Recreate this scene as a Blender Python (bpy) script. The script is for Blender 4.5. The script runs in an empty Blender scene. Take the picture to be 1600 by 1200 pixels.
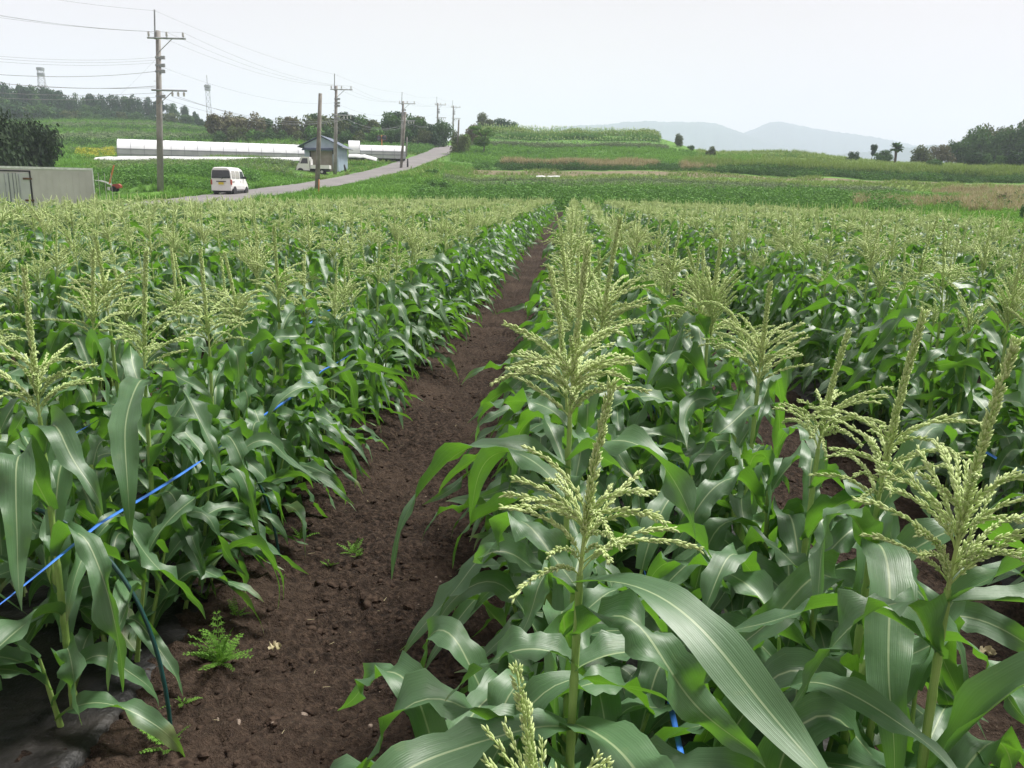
import bpy, math, random
import numpy as np
R = math.radians
S = bpy.context.scene
COL = S.collection

# ---------------------------------------------------------------- camera
F_PX, EYE = 1280.0, 1.6
YAW, PITCH, ROLL = R(4.0), R(13.1), R(0.9)
f0 = np.array([-math.sin(YAW), math.cos(YAW), 0.0]); r0 = np.array([math.cos(YAW), math.sin(YAW), 0.0])
zz = np.array([0, 0, 1.0])
FW = f0 * math.cos(PITCH) - zz * math.sin(PITCH)
U0 = f0 * math.sin(PITCH) + zz * math.cos(PITCH)
RT = r0 * math.cos(ROLL) + U0 * math.sin(ROLL)
UP = U0 * math.cos(ROLL) - r0 * math.sin(ROLL)
cam = bpy.data.cameras.new('camera'); cam.sensor_width = 36; cam.lens = 36 * F_PX / 1600
cam.clip_start = 0.05; cam.clip_end = 20000
cam_o = bpy.data.objects.new('camera', cam); COL.objects.link(cam_o)
from mathutils import Matrix, Vector
M4 = Matrix.Identity(4)
for i in range(3):
    M4[i][0], M4[i][1], M4[i][2] = RT[i], UP[i], -FW[i]
M4[2][3] = EYE
cam_o.matrix_world = M4
S.camera = cam_o

# ---------------------------------------------------------------- sky, sun, exposure
SUN_EL, SUN_AZ = R(58), R(50)          # azimuth clockwise from +Y
CLOUD = 4.35
w = bpy.data.worlds.new('World'); S.world = w; w.use_nodes = True
nt = w.node_tree; nt.nodes.clear()
wo = nt.nodes.new('ShaderNodeOutputWorld'); bg = nt.nodes.new('ShaderNodeBackground')
sky = nt.nodes.new('ShaderNodeTexSky'); sky.sky_type = 'NISHITA'; sky.sun_disc = False
sky.sun_elevation = SUN_EL; sky.sun_rotation = SUN_AZ; sky.dust_density = 4; sky.air_density = 1.2
tc = nt.nodes.new('ShaderNodeTexCoord'); mp = nt.nodes.new('ShaderNodeMapping'); mp.inputs['Scale'].default_value = (1, 1, 3.5)
nz = nt.nodes.new('ShaderNodeTexNoise'); nz.inputs['Scale'].default_value = 1.6; nz.inputs['Detail'].default_value = 5
cr = nt.nodes.new('ShaderNodeValToRGB')
cr.color_ramp.elements[0].position = .3; cr.color_ramp.elements[0].color = (1.01, .885, .885, 1)
cr.color_ramp.elements[1].position = .75; cr.color_ramp.elements[1].color = (1.125, .97, .945, 1)
vm = nt.nodes.new('ShaderNodeVectorMath'); vm.operation = 'SCALE'; vm.inputs['Scale'].default_value = CLOUD
mx = nt.nodes.new('ShaderNodeMix'); mx.data_type = 'RGBA'; mx.inputs[0].default_value = .93
nt.links.new(tc.outputs['Generated'], mp.inputs['Vector']); nt.links.new(mp.outputs['Vector'], nz.inputs['Vector'])
nt.links.new(nz.outputs['Fac'], cr.inputs['Fac']); 
sx = nt.nodes.new('ShaderNodeSeparateXYZ'); nt.links.new(tc.outputs['Generated'], sx.inputs[0])
gr = nt.nodes.new('ShaderNodeMapRange'); nt.links.new(sx.outputs[2], gr.inputs[0])          # bright hazy rim, slightly darker overhead
for i_, v_ in ((1, 0.0), (2, .45), (3, 1.34), (4, 1.0)): gr.inputs[i_].default_value = v_
vm2 = nt.nodes.new('ShaderNodeVectorMath'); vm2.operation = 'SCALE'
nt.links.new(cr.outputs['Color'], vm2.inputs[0]); nt.links.new(gr.outputs[0], vm2.inputs['Scale']); nt.links.new(vm2.outputs['Vector'], vm.inputs[0])
nt.links.new(sky.outputs['Color'], mx.inputs[6]); nt.links.new(vm.outputs['Vector'], mx.inputs[7])
nt.links.new(mx.outputs[2], bg.inputs['Color']); bg.inputs['Strength'].default_value = .1
nt.links.new(bg.outputs['Background'], wo.inputs['Surface'])
sl = bpy.data.lights.new('sun', 'SUN'); sl.energy = 4.8; sl.angle = R(15); sl.color = (1, .965, .91)
so = bpy.data.objects.new('sun', sl); COL.objects.link(so)
sd = Vector((math.sin(SUN_AZ) * math.cos(SUN_EL), math.cos(SUN_AZ) * math.cos(SUN_EL), math.sin(SUN_EL)))
so.rotation_euler = sd.to_track_quat('Z', 'Y').to_euler()
S.view_settings.view_transform = 'Standard'; S.view_settings.look = 'None'
S.view_settings.exposure = 0.72; S.view_settings.gamma = 1.0
S.render.engine = 'CYCLES'
S.cycles.max_bounces = 7; S.cycles.transparent_max_bounces = 6; S.cycles.transmission_bounces = 4
S.cycles.use_denoising = True; S.cycles.volume_bounces = 3

# ---------------------------------------------------------------- pixel helpers (photo pixels, 1600 wide)
def ray(px, py): return FW + RT * ((px - 800) / F_PX) - UP * ((py - 600) / F_PX)
def at(px, py, D):
    d = ray(px, py); return d * (D / math.hypot(d[0], d[1])) + np.array([0, 0, EYE])
def at_h(px, py, h):
    d = ray(px, py); return d * ((h - EYE) / d[2]) + np.array([0, 0, EYE])
def px_of(x, y):
    """photo column of the ground direction x, y (at the horizon)"""
    fx = x * f0[0] + y * f0[1]; rx = x * r0[0] + y * r0[1]
    return 800 + F_PX * rx / np.maximum(fx, 1e-3) / math.cos(PITCH)
def xy_of(px, D):
    a = np.arctan((np.asarray(px, float) - 800) * math.cos(PITCH) / F_PX)
    return (r0[0] * np.sin(a) + f0[0] * np.cos(a)) * D, (r0[1] * np.sin(a) + f0[1] * np.cos(a)) * D

# ---------------------------------------------------------------- mesh helpers
def mesh_np(name, V, Q=None, T=None, uv=None, mats=(), midx=None, smooth=True, col=None):
    me = bpy.data.meshes.new(name)
    V = np.ascontiguousarray(V, np.float32)
    Q = np.zeros((0, 4), np.int32) if Q is None else np.asarray(Q, np.int32).reshape(-1, 4)
    T = np.zeros((0, 3), np.int32) if T is None else np.asarray(T, np.int32).reshape(-1, 3)
    nf = len(Q) + len(T); li = np.concatenate([Q.ravel(), T.ravel()]).astype(np.int32)
    me.vertices.add(len(V)); me.vertices.foreach_set('co', V.ravel())
    me.loops.add(len(li)); me.loops.foreach_set('vertex_index', li)
    st = np.concatenate([np.arange(len(Q)) * 4, len(Q) * 4 + np.arange(len(T)) * 3]).astype(np.int32)
    me.polygons.add(nf); me.polygons.foreach_set('loop_start', st)
    me.polygons.foreach_set('use_smooth', np.full(nf, smooth, bool))
    if midx is not None: me.polygons.foreach_set('material_index', np.asarray(midx, np.int32))
    if uv is not None:
        l = me.uv_layers.new(name='UVMap'); l.data.foreach_set('uv', np.asarray(uv, np.float32)[li].ravel())
    if col is not None:
        a = me.color_attributes.new('tint', 'FLOAT_COLOR', 'POINT')
        c = np.ones((len(V), 4), np.float32); c[:, :3] = col; a.data.foreach_set('color', c.ravel())
    for m in mats: me.materials.append(m)
    me.update(calc_edges=True)
    return me
def link(name, me, parent=None, loc=None, rz=None):
    o = bpy.data.objects.new(name, me); COL.objects.link(o)
    if parent is not None: o.parent = parent
    if loc is not None: o.location = tuple(loc)
    if rz is not None: o.rotation_euler = (0, 0, rz)
    return o
def tag(o, label=None, cat=None, group=None, kind=None):
    if label: o['label'] = label
    if cat: o['category'] = cat
    if group: o['group'] = group
    if kind: o['kind'] = kind
    return o
def thing(name, label, cat, loc, rz=0, group=None):
    return tag(link(name, None, None, loc, rz), label, cat, group)

class MB:
    """collects simple shapes into one mesh"""
    def __init__(s): s.V = []; s.Q = []; s.T = []; s.UV = []; s.n = 0
    def add(s, V, Q=None, T=None, uv=None):
        V = np.asarray(V, float).reshape(-1, 3)
        if Q is not None and len(Q): s.Q.append(np.asarray(Q, int).reshape(-1, 4) + s.n)
        if T is not None and len(T): s.T.append(np.asarray(T, int).reshape(-1, 3) + s.n)
        s.V.append(V); s.UV.append(np.zeros((len(V), 2)) if uv is None else np.asarray(uv, float)); s.n += len(V)
    def box(s, a, b):
        x0, y0, z0 = a; x1, y1, z1 = b
        V = [(x, y, z) for z in (z0, z1) for y in (y0, y1) for x in (x0, x1)]
        s.add(V, [(0, 2, 3, 1), (4, 5, 7, 6), (0, 1, 5, 4), (2, 6, 7, 3), (0, 4, 6, 2), (1, 3, 7, 5)])
    def rod(s, P, rad, n=8, cap=True):
        V, Q, uv = tube(P, rad, n)
        T = []
        if cap:
            k = len(V); V = np.vstack([V, P[0], P[-1]]); uv = np.vstack([uv, [[0, 0], [0, 1]]]); b = (len(P) - 1) * n
            T = [(k, (i + 1) % n, i) for i in range(n)] + [(k + 1, b + i, b + (i + 1) % n) for i in range(n)]
        s.add(V, Q, T, uv)
    def prism(s, pts, x0, x1, axis=0):
        """closed outline in the two other axes, extruded along axis"""
        n = len(pts); V = []
        for x in (x0, x1):
            for a, b in pts: V.append([(x, a, b), (a, x, b), (a, b, x)][axis])
        k = len(V); c0 = np.mean(V[:n], 0); c1 = np.mean(V[n:], 0)
        s.add(V + [c0, c1], [(i, (i + 1) % n, n + (i + 1) % n, n + i) for i in range(n)],
              [(k, (i + 1) % n, i) for i in range(n)] + [(k + 1, n + i, n + (i + 1) % n) for i in range(n)])
    def mesh(s, name, mat, smooth=False):
        Q = np.concatenate(s.Q) if s.Q else None; T = np.concatenate(s.T) if s.T else None
        return mesh_np(name, np.concatenate(s.V), Q, T, np.concatenate(s.UV), [mat], None, smooth)
    def build(s, name, mat, parent=None, loc=None, rz=None, smooth=False):
        return link(name, s.mesh(name, mat, smooth), parent, loc, rz)

def tube(P, rad, n=8):
    P = np.asarray(P, float); m = len(P); rad = np.broadcast_to(np.asarray(rad, float), (m,))
    d = np.gradient(P, axis=0); d /= np.linalg.norm(d, axis=1)[:, None] + 1e-12
    ref = np.array([0, 0, 1.0]) if abs(d[0][2]) < .9 else np.array([1.0, 0, 0])
    a = np.cross(d, ref); a /= np.linalg.norm(a, axis=1)[:, None] + 1e-9; b = np.cross(d, a)
    t = np.linspace(0, 2 * np.pi, n, endpoint=False)
    V = P[:, None] + (a[:, None] * np.cos(t)[None, :, None] + b[:, None] * np.sin(t)[None, :, None]) * rad[:, None, None]
    i, j = np.meshgrid(np.arange(m - 1), np.arange(n), indexing='ij'); j2 = (j + 1) % n
    Q = np.stack([i * n + j, i * n + j2, (i + 1) * n + j2, (i + 1) * n + j], -1).reshape(-1, 4)
    uv = np.stack(np.broadcast_arrays((t / 2 / np.pi)[None], np.linspace(0, 1, m)[:, None]), -1).reshape(-1, 2)
    return V.reshape(-1, 3), Q, uv
def inst(V, F, uv, pos, rz, scl, tilt=None):
    """many copies of one small shape as one array"""
    pos = np.asarray(pos, float); N = len(pos); scl = np.asarray(scl, float)
    if scl.ndim == 0: scl = np.full((N, 3), float(scl))
    elif scl.ndim == 1: scl = np.repeat(scl[:, None], 3, 1)
    c, s_ = np.cos(rz)[:, None], np.sin(rz)[:, None]
    X = V[None, :, :] * scl[:, None, :]
    out = np.stack([X[..., 0] * c - X[..., 1] * s_, X[..., 0] * s_ + X[..., 1] * c, X[..., 2]], -1)
    if tilt is not None: out[..., :2] += out[..., 2:3] * tilt[:, None, :]
    out += pos[:, None, :]
    Fo = (F[None] + (np.arange(N) * len(V))[:, None, None]).reshape(-1, F.shape[1])
    return out.reshape(-1, 3), Fo, (None if uv is None else np.tile(uv, (N, 1)))
def orient(V, F, C, D, L, Wd, rng):
    """copies of V (axis +Z) along directions D at C, length L and width Wd"""
    N = len(C); D = D / (np.linalg.norm(D, axis=1)[:, None] + 1e-9)
    ref = rng.normal(size=(N, 3)); A = np.cross(D, ref); A /= np.linalg.norm(A, axis=1)[:, None] + 1e-9; B = np.cross(D, A)
    L = np.broadcast_to(L, (N,)); Wd = np.broadcast_to(Wd, (N,))
    o = C[:, None] + A[:, None] * (V[None, :, 0:1] * Wd[:, None, None]) + B[:, None] * (V[None, :, 1:2] * Wd[:, None, None]) + D[:, None] * (V[None, :, 2:3] * L[:, None, None])
    return o.reshape(-1, 3), (F[None] + (np.arange(N) * len(V))[:, None, None]).reshape(-1, F.shape[1])

# value noise
_rs = np.random.RandomState(5); _LAT = _rs.rand(256, 256)
def vnoise(x, y):
    x = np.asarray(x, float); y = np.asarray(y, float)
    xi = np.floor(x).astype(int); yi = np.floor(y).astype(int); fx = x - xi; fy = y - yi
    fx = fx * fx * (3 - 2 * fx); fy = fy * fy * (3 - 2 * fy); g = lambda a, b: _LAT[a & 255, b & 255]
    return (g(xi, yi) * (1 - fx) + g(xi + 1, yi) * fx) * (1 - fy) + (g(xi, yi + 1) * (1 - fx) + g(xi + 1, yi + 1) * fx) * fy - .5
def fbm(x, y, o=4):
    v = 0; a = 1.0
    for k in range(o): v = v + a * vnoise(x * 2 ** k + 17 * k, y * 2 ** k + 31 * k); a *= .5
    return v
def sstep(a, b, x):
    t = np.clip((np.asarray(x, float) - a) / (b - a), 0, 1); return t * t * (3 - 2 * t)

# ---------------------------------------------------------------- materials
MATS = {}
class NT:
    def __init__(s, name):
        m = bpy.data.materials.new(name); m.use_nodes = True; s.m = m; s.t = m.node_tree; s.t.nodes.clear()
        s.out = s.n('ShaderNodeOutputMaterial'); MATS[name] = m
    def n(s, t, **k):
        x = s.t.nodes.new(t)
        for a, b in k.items(): setattr(x, a, b)
        return x
    def l(s, a, b): s.t.links.new(a, b)
    def math(s, op, a, b=None, clamp=False):
        x = s.n('ShaderNodeMath', operation=op, use_clamp=clamp)
        for i, v in enumerate((a, b)):
            if v is None: continue
            if isinstance(v, (int, float)): x.inputs[i].default_value = v
            else: s.l(v, x.inputs[i])
        return x.outputs[0]
    def noise(s, scale, vec, detail=4, rough=.55):
        x = s.n('ShaderNodeTexNoise'); x.inputs['Scale'].default_value = scale; x.inputs['Detail'].default_value = detail
        x.inputs['Roughness'].default_value = rough
        if vec is not None: s.l(vec, x.inputs['Vector'])
        return x.outputs['Fac']
    def ramp(s, fac, stops):
        x = s.n('ShaderNodeValToRGB'); e = x.color_ramp.elements
        while len(e) < len(stops): e.new(.5)
        for i, (p, c) in enumerate(stops): e[i].position = p; e[i].color = (*c, 1)
        s.l(fac, x.inputs['Fac']); return x.outputs['Color']
    def mix(s, fac, a, b, mode='MIX'):
        x = s.n('ShaderNodeMix', data_type='RGBA', blend_type=mode)
        for sock, v in ((x.inputs[0], fac), (x.inputs[6], a), (x.inputs[7], b)):
            if isinstance(v, (int, float)): sock.default_value = v
            elif isinstance(v, tuple): sock.default_value = (*v, 1)
            else: s.l(v, sock)
        return x.outputs[2]
    def pos(s): return s.n('ShaderNodeNewGeometry').outputs['Position']
    def obj(s): return s.n('ShaderNodeTexCoord').outputs['Object']
    def uv(s):
        x = s.n('ShaderNodeSeparateXYZ'); u = s.n('ShaderNodeUVMap'); s.l(u.outputs[0], x.inputs[0]); return x.outputs[0], x.outputs[1]
    def bump(s, h, strength=.3, dist=.01):
        b = s.n('ShaderNodeBump'); b.inputs['Strength'].default_value = strength; b.inputs['Distance'].default_value = dist
        s.l(h, b.inputs['Height']); return b.outputs[0]
    def done(s, color, rough=.6, spec=.5, metal=0, normal=None, trans=None, tfac=.25):
        p = s.n('ShaderNodeBsdfPrincipled')
        for sock, v in (('Base Color', color), ('Roughness', rough)):
            if isinstance(v, tuple): p.inputs[sock].default_value = (*v, 1)
            elif isinstance(v, (int, float)): p.inputs[sock].default_value = v
            else: s.l(v, p.inputs[sock])
        p.inputs['Specular IOR Level'].default_value = spec; p.inputs['Metallic'].default_value = metal
        if normal is not None: s.l(normal, p.inputs['Normal'])
        r = p.outputs[0]
        if trans is not None:
            t = s.n('ShaderNodeBsdfTranslucent'); m = s.n('ShaderNodeMixShader'); m.inputs[0].default_value = tfac
            if isinstance(trans, tuple): t.inputs['Color'].default_value = (*trans, 1)
            else: s.l(trans, t.inputs['Color'])
            s.l(r, m.inputs[1]); s.l(t.outputs[0], m.inputs[2]); r = m.outputs[0]
        s.l(r, s.out.inputs['Surface']); return s.m

def m_simple(name, c, c2=None, rough=.6, spec=.4, scale=8, metal=0, bump=0, detail=4):
    k = NT(name); v = k.obj(); n = k.noise(scale, v, detail)
    c2 = c2 or tuple(x * .75 for x in c)
    return k.done(k.ramp(n, [(.35, c2), (.65, c)]), rough, spec, metal, k.bump(n, bump) if bump else None)

def m_leaf(name, dark, lite, rib, trans):
    k = NT(name); u, v = k.uv(); P = k.pos()
    a = k.math('ABSOLUTE', k.math('SUBTRACT', v, .5))
    rib_w = k.math('MULTIPLY_ADD', u, -.030); k.t.nodes[-1].inputs[2].default_value = .045
    mr = k.n('ShaderNodeMapRange'); mr.interpolation_type = 'SMOOTHSTEP'
    k.l(a, mr.inputs[0]); mr.inputs[1].default_value = .012; k.l(rib_w, mr.inputs[2]); mr.inputs[3].default_value = 1; mr.inputs[4].default_value = 0
    vein = k.math('SINE', k.math('MULTIPLY', v, 150.0)); vein2 = k.math('SINE', k.math('MULTIPLY', v, 57.0))
    n = k.noise(2.2, P, 3); n2 = k.noise(26, P, 4)
    c = k.ramp(n, [(.32, dark), (.68, lite)])
    c = k.mix(k.math('MULTIPLY', k.math('ADD', vein, 1.0), .05), c, tuple(x * 1.9 for x in lite))
    c = k.mix(k.math('MULTIPLY', k.math('GREATER_THAN', n2, .63), .10), c, (.20, .24, .08))
    tipm = k.math('MULTIPLY', k.math('MULTIPLY', k.math('SUBTRACT', k.math('ADD', u, k.math('MULTIPLY', k.math('SUBTRACT', n, .5), .7)), .97), 9.0, True), .65)
    c = k.mix(tipm, c, (.22, .20, .07))
    c = k.mix(k.math('MULTIPLY', mr.outputs[0], .85), c, rib)
    cv = k.n('ShaderNodeCombineXYZ'); k.l(k.math('MULTIPLY', u, 5.0), cv.inputs[0]); k.l(k.math('MULTIPLY', v, 38.0), cv.inputs[1]); k.l(n, cv.inputs[2])
    stk = k.noise(1.0, cv.outputs[0], 3); c = k.mix(k.math('MULTIPLY', k.math('SUBTRACT', stk, .46), 1.1, True), c, tuple(x * 1.8 for x in lite))
    h = k.math('ADD', k.math('MULTIPLY', vein2, .05), k.math('ADD', k.math('MULTIPLY', n2, 1.2), k.math('MULTIPLY', stk, .55)))
    h = k.math('ADD', h, k.math('MULTIPLY', vein, .08))
    sp_ = k.n('ShaderNodeSeparateXYZ'); k.l(P, sp_.inputs[0]); low = k.math('MULTIPLY', k.math('MULTIPLY', k.math('SUBTRACT', k.math('MULTIPLY', k.math('SUBTRACT', k.noise(5, P, 2), .42), 1.2), sp_.outputs[2]), 9.0, True), .6)
    c = k.mix(low, c, (.20, .21, .055))
    rg = k.math('MULTIPLY_ADD', n2, .22); k.t.nodes[-1].inputs[2].default_value = .36
    tr = k.mix(k.math('MULTIPLY', mr.outputs[0], .6), trans, (.20, .34, .06))
    return k.done(c, rg, .7, 0, k.bump(h, .35, .0022), tr, .30)
def m_tassel():
    k = NT('tassel'); u, v = k.uv(); P = k.pos(); n = k.noise(9, P, 2)
    c = k.ramp(v, [(.0, (.46, .62, .25)), (.45, (.72, .84, .44)), (1., (.86, .92, .66))])
    c = k.mix(k.math('MULTIPLY', n, .35), c, (.50, .68, .30))
    c = k.mix(k.math('GREATER_THAN', u, .75), c, (.38, .50, .17))          # branches and stalk inside the tassel
    c = k.mix(k.math('MULTIPLY', k.math('COMPARE', u, .5), .6), c, (.53, .62, .25)); k.t.nodes[-1]
    n4 = k.noise(1.7, P, 2); c = k.mix(k.math('MULTIPLY', k.math('SUBTRACT', n4, .52), 1.2, True), c, (.58, .58, .30)); c = k.mix(k.math('MULTIPLY', k.math('SUBTRACT', .45, n4), 2.5, True), c, (.34, .52, .15))
    return k.done(c, .6, .3, 0, None, (.52, .72, .28), .30)
def m_stalk():
    k = NT('stalk'); u, v = k.uv(); P = k.pos(); n = k.noise(14, P, 3)
    s = k.math('SINE', k.math('MULTIPLY', u, 90.0))
    c = k.ramp(n, [(.3, (.21, .36, .075)), (.7, (.35, .51, .15))])
    c = k.mix(k.math('MULTIPLY', k.math('ADD', s, 1.0), .10), c, (.36, .46, .18))
    return k.done(c, .42, .45, 0, k.bump(s, .2, .001), (.22, .36, .05), .12)
def m_foliage(name, dark, lite, trans, tf=.2, scale=.35, rough=.55):
    k = NT(name); u, v = k.uv(); P = k.pos(); n = k.noise(scale, P, 3)
    f = k.math('ADD', k.math('MULTIPLY', v, .65), k.math('MULTIPLY', n, .45))
    return k.done(k.ramp(f, [(.2, dark), (.85, lite)]), .8, .12, 0, None, trans, tf)

LEAF = m_leaf('corn_leaf', (.038, .094, .040), (.088, .178, .078), (.36, .46, .24), (.17, .42, .025))
TASSEL = m_tassel(); STALK = m_stalk()
HUSK = m_simple('husk', (.24, .36, .09), (.15, .27, .05), .5, .4, 30)
SILK = m_simple('silk', (.55, .58, .28), (.40, .42, .16), .6, .3, 60)

k = NT('soil'); P = k.pos(); n1 = k.noise(1.3, P, 5); n2 = k.noise(42, P, 6, .65); n3 = k.noise(130, P, 3)
c = k.ramp(n2, [(.34, (.008, .0055, .0042)), (.48, (.027, .0185, .0135)), (.66, (.072, .050, .036))])
c = k.mix(k.math('MULTIPLY', k.math('SUBTRACT', n1, .47), 3.2, True), c, (.076, .054, .040))
c = k.mix(k.math('MULTIPLY', k.math('GREATER_THAN', n3, .70), .65), c, (.19, .15, .115))
SOIL = k.done(c, .95, .15, 0, k.bump(k.math('ADD', n2, k.math('MULTIPLY', n3, .35)), .95, .03))
CLOD = m_simple('clod', (.060, .042, .031), (.016, .011, .0085), .95, .1, 40, 0, .6)
STONE = m_simple('stone', (.25, .20, .16), (.13, .10, .08), .85, .3, 30)
k = NT('mulch_film'); P = k.pos(); n1 = k.noise(7, P, 4); n2 = k.noise(30, P, 3)
c = k.ramp(n1, [(.45, (.006, .006, .0065)), (.75, (.022, .019, .017))])
MULCH = k.done(c, .55, .3, 0, k.bump(k.math('ADD', n1, k.math('MULTIPLY', n2, .4)), .8, .02))

k = NT('ground'); P = k.pos(); at_ = k.n('ShaderNodeAttribute', attribute_name='tint')
n1 = k.noise(.35, P, 6, .65); n2 = k.noise(2.6, P, 4, .6)
c = k.mix(1.0, at_.outputs['Color'], k.ramp(n1, [(.25, (.55, .58, .5)), (.5, (1, 1, 1)), (.8, (1.45, 1.35, 1.3))]), 'MULTIPLY')
c = k.mix(1.0, c, k.ramp(n2, [(.25, (.6, .62, .58)), (.5, (1, 1, 1)), (.75, (1.3, 1.28, 1.15))]), 'MULTIPLY')
GROUND = k.done(c, .95, .1, 0, k.bump(k.math('ADD', n2, n1), .6, .25))
k = NT('asphalt'); P = k.pos(); n1 = k.noise(.5, P, 4); n2 = k.noise(60, P, 3)
c = k.ramp(n1, [(.3, (.155, .15, .15)), (.7, (.215, .205, .20))]); c = k.mix(k.math('MULTIPLY', n2, .25), c, (.11, .11, .11))
ROAD = k.done(c, .9, .25, 0, k.bump(n2, .4, .01))

GRASS = m_foliage('grass', (.060, .160, .024), (.175, .355, .062), (.16, .33, .04), .25, .22)
GRASS_PALE = m_foliage('grass_pale', (.13, .21, .05), (.29, .38, .13), (.2, .3, .05), .22, .3)
GRASS_DRY = m_foliage('grass_dry', (.25, .23, .12), (.52, .46, .30), (.3, .26, .12), .2, .3)
WEED = m_foliage('weed', (.052, .135, .032), (.145, .290, .072), (.10, .24, .03), .22, .3)
WEED_BRIGHT = m_foliage('weed_bright', (.085, .19, .03), (.17, .34, .06), (.18, .38, .04), .25, .3)
HEDGE = m_foliage('hedge', (.040, .098, .032), (.105, .205, .060), (.07, .17, .03), .18, .4)
CROP = m_foliage('crop', (.085, .135, .065), (.24, .30, .17), (.12, .2, .06), .15, .5)
TREE_DARK = m_foliage('tree_dark', (.018, .048, .022), (.046, .100, .038), (.04, .10, .02), .15, .2)
TREE_MID = m_foliage('tree_mid', (.032, .078, .026), (.085, .165, .048), (.07, .16, .03), .18, .2)
TREE_OLIVE = m_foliage('tree_olive', (.050, .078, .030), (.130, .165, .062), (.11, .14, .04), .18, .2)
TREE_BROWN = m_foliage('tree_brown', (.080, .088, .045), (.195, .190, .105), (.14, .12, .06), .18, .25)
TREE_BRIGHT = m_foliage('tree_bright', (.050, .115, .022), (.125, .235, .050), (.13, .27, .03), .22, .25)
TREE_BLACK = m_foliage('tree_black', (.020, .040, .021), (.056, .088, .042), (.03, .06, .02), .12, .3)
YELLOW_FL = m_foliage('yellow_flower', (.22, .30, .03), (.48, .48, .05), (.3, .33, .02), .2, .3)
BARK = m_simple('bark', (.13, .10, .075), (.06, .045, .035), .9, .2, 5)
POLE = m_simple('pole_wood', (.24, .225, .20), (.145, .135, .12), .8, .25, 3, 0, .3)
POLE_C = m_simple('pole_concrete', (.30, .29, .275), (.21, .20, .19), .8, .3, 2)
STEEL = m_simple('galvanised', (.34, .36, .38), (.24, .25, .27), .5, .5, 6, .4)
WIRE = m_simple('wire', (.26, .27, .29), None, .6, .3)
CERAMIC = m_simple('ceramic', (.55, .55, .54), None, .3, .5)
VINYL = m_simple('vinyl', (.80, .82, .84), (.70, .73, .76), .35, .5, .6)
VINYL_GREY = m_simple('vinyl_grey', (.46, .48, .49), (.36, .38, .39), .5, .4, .9)
VINYL_LINE = m_simple('vinyl_line', (.22, .23, .26), None, .6, .3)
WHITE_FILM = m_simple('white_film', (.78, .80, .81), (.66, .68, .69), .4, .4, 2)
BLUE_WALL = m_simple('blue_sheet', (.44, .53, .64), (.36, .45, .56), .55, .4, 1.2)
BLUE_ROOF = m_simple('slate_roof', (.105, .14, .20), (.07, .095, .14), .5, .4, 2)
DARK = m_simple('dark', (.03, .03, .033), None, .6, .3)
BEIGE = m_simple('beige_shutter', (.40, .36, .31), (.32, .28, .24), .7, .3, 1.5)
CAR_WHITE = m_simple('car_white', (.80, .80, .79), (.76, .76, .755), .28, .5, 3)
GLASS = m_simple('glass_dark', (.035, .045, .055), (.025, .03, .04), .08, .6, 2)
GLASS_PALE = m_simple('glass_pale', (.42, .40, .37), (.30, .29, .28), .1, .6, 4)
TYRE = m_simple('tyre', (.02, .02, .02), None, .8, .2)
RIM = m_simple('rim', (.55, .56, .57), None, .4, .5, 5, .5)
RED = m_simple('red_paint', (.42, .06, .035), None, .4, .5)
ORANGE = m_simple('orange_paint', (.55, .20, .045), None, .5, .4)
YELLOW = m_simple('yellow_plate', (.70, .55, .06), None, .5, .4)
GREY_BOX = m_simple('grey_panel', (.56, .535, .545), (.45, .43, .435), .5, .4, .8)
DOOR_BOX = m_simple('door_panel', (.50, .51, .53), (.41, .42, .44), .5, .4, .9)
WHITE_EDGE = m_simple('white_edge', (.78, .79, .81), None, .4, .5)
RUST = m_simple('rust', (.16, .09, .05), (.09, .05, .03), .85, .2, 6)
TAPE = m_simple('blue_tape', (.045, .19, .62), (.035, .14, .50), .35, .5, 20)
HOOP = m_simple('green_hoop', (.012, .060, .055), (.010, .045, .042), .35, .5, 20)
HILL = m_simple('hill', (.065, .095, .105), (.04, .06, .07), .95, .1, .004)

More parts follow.
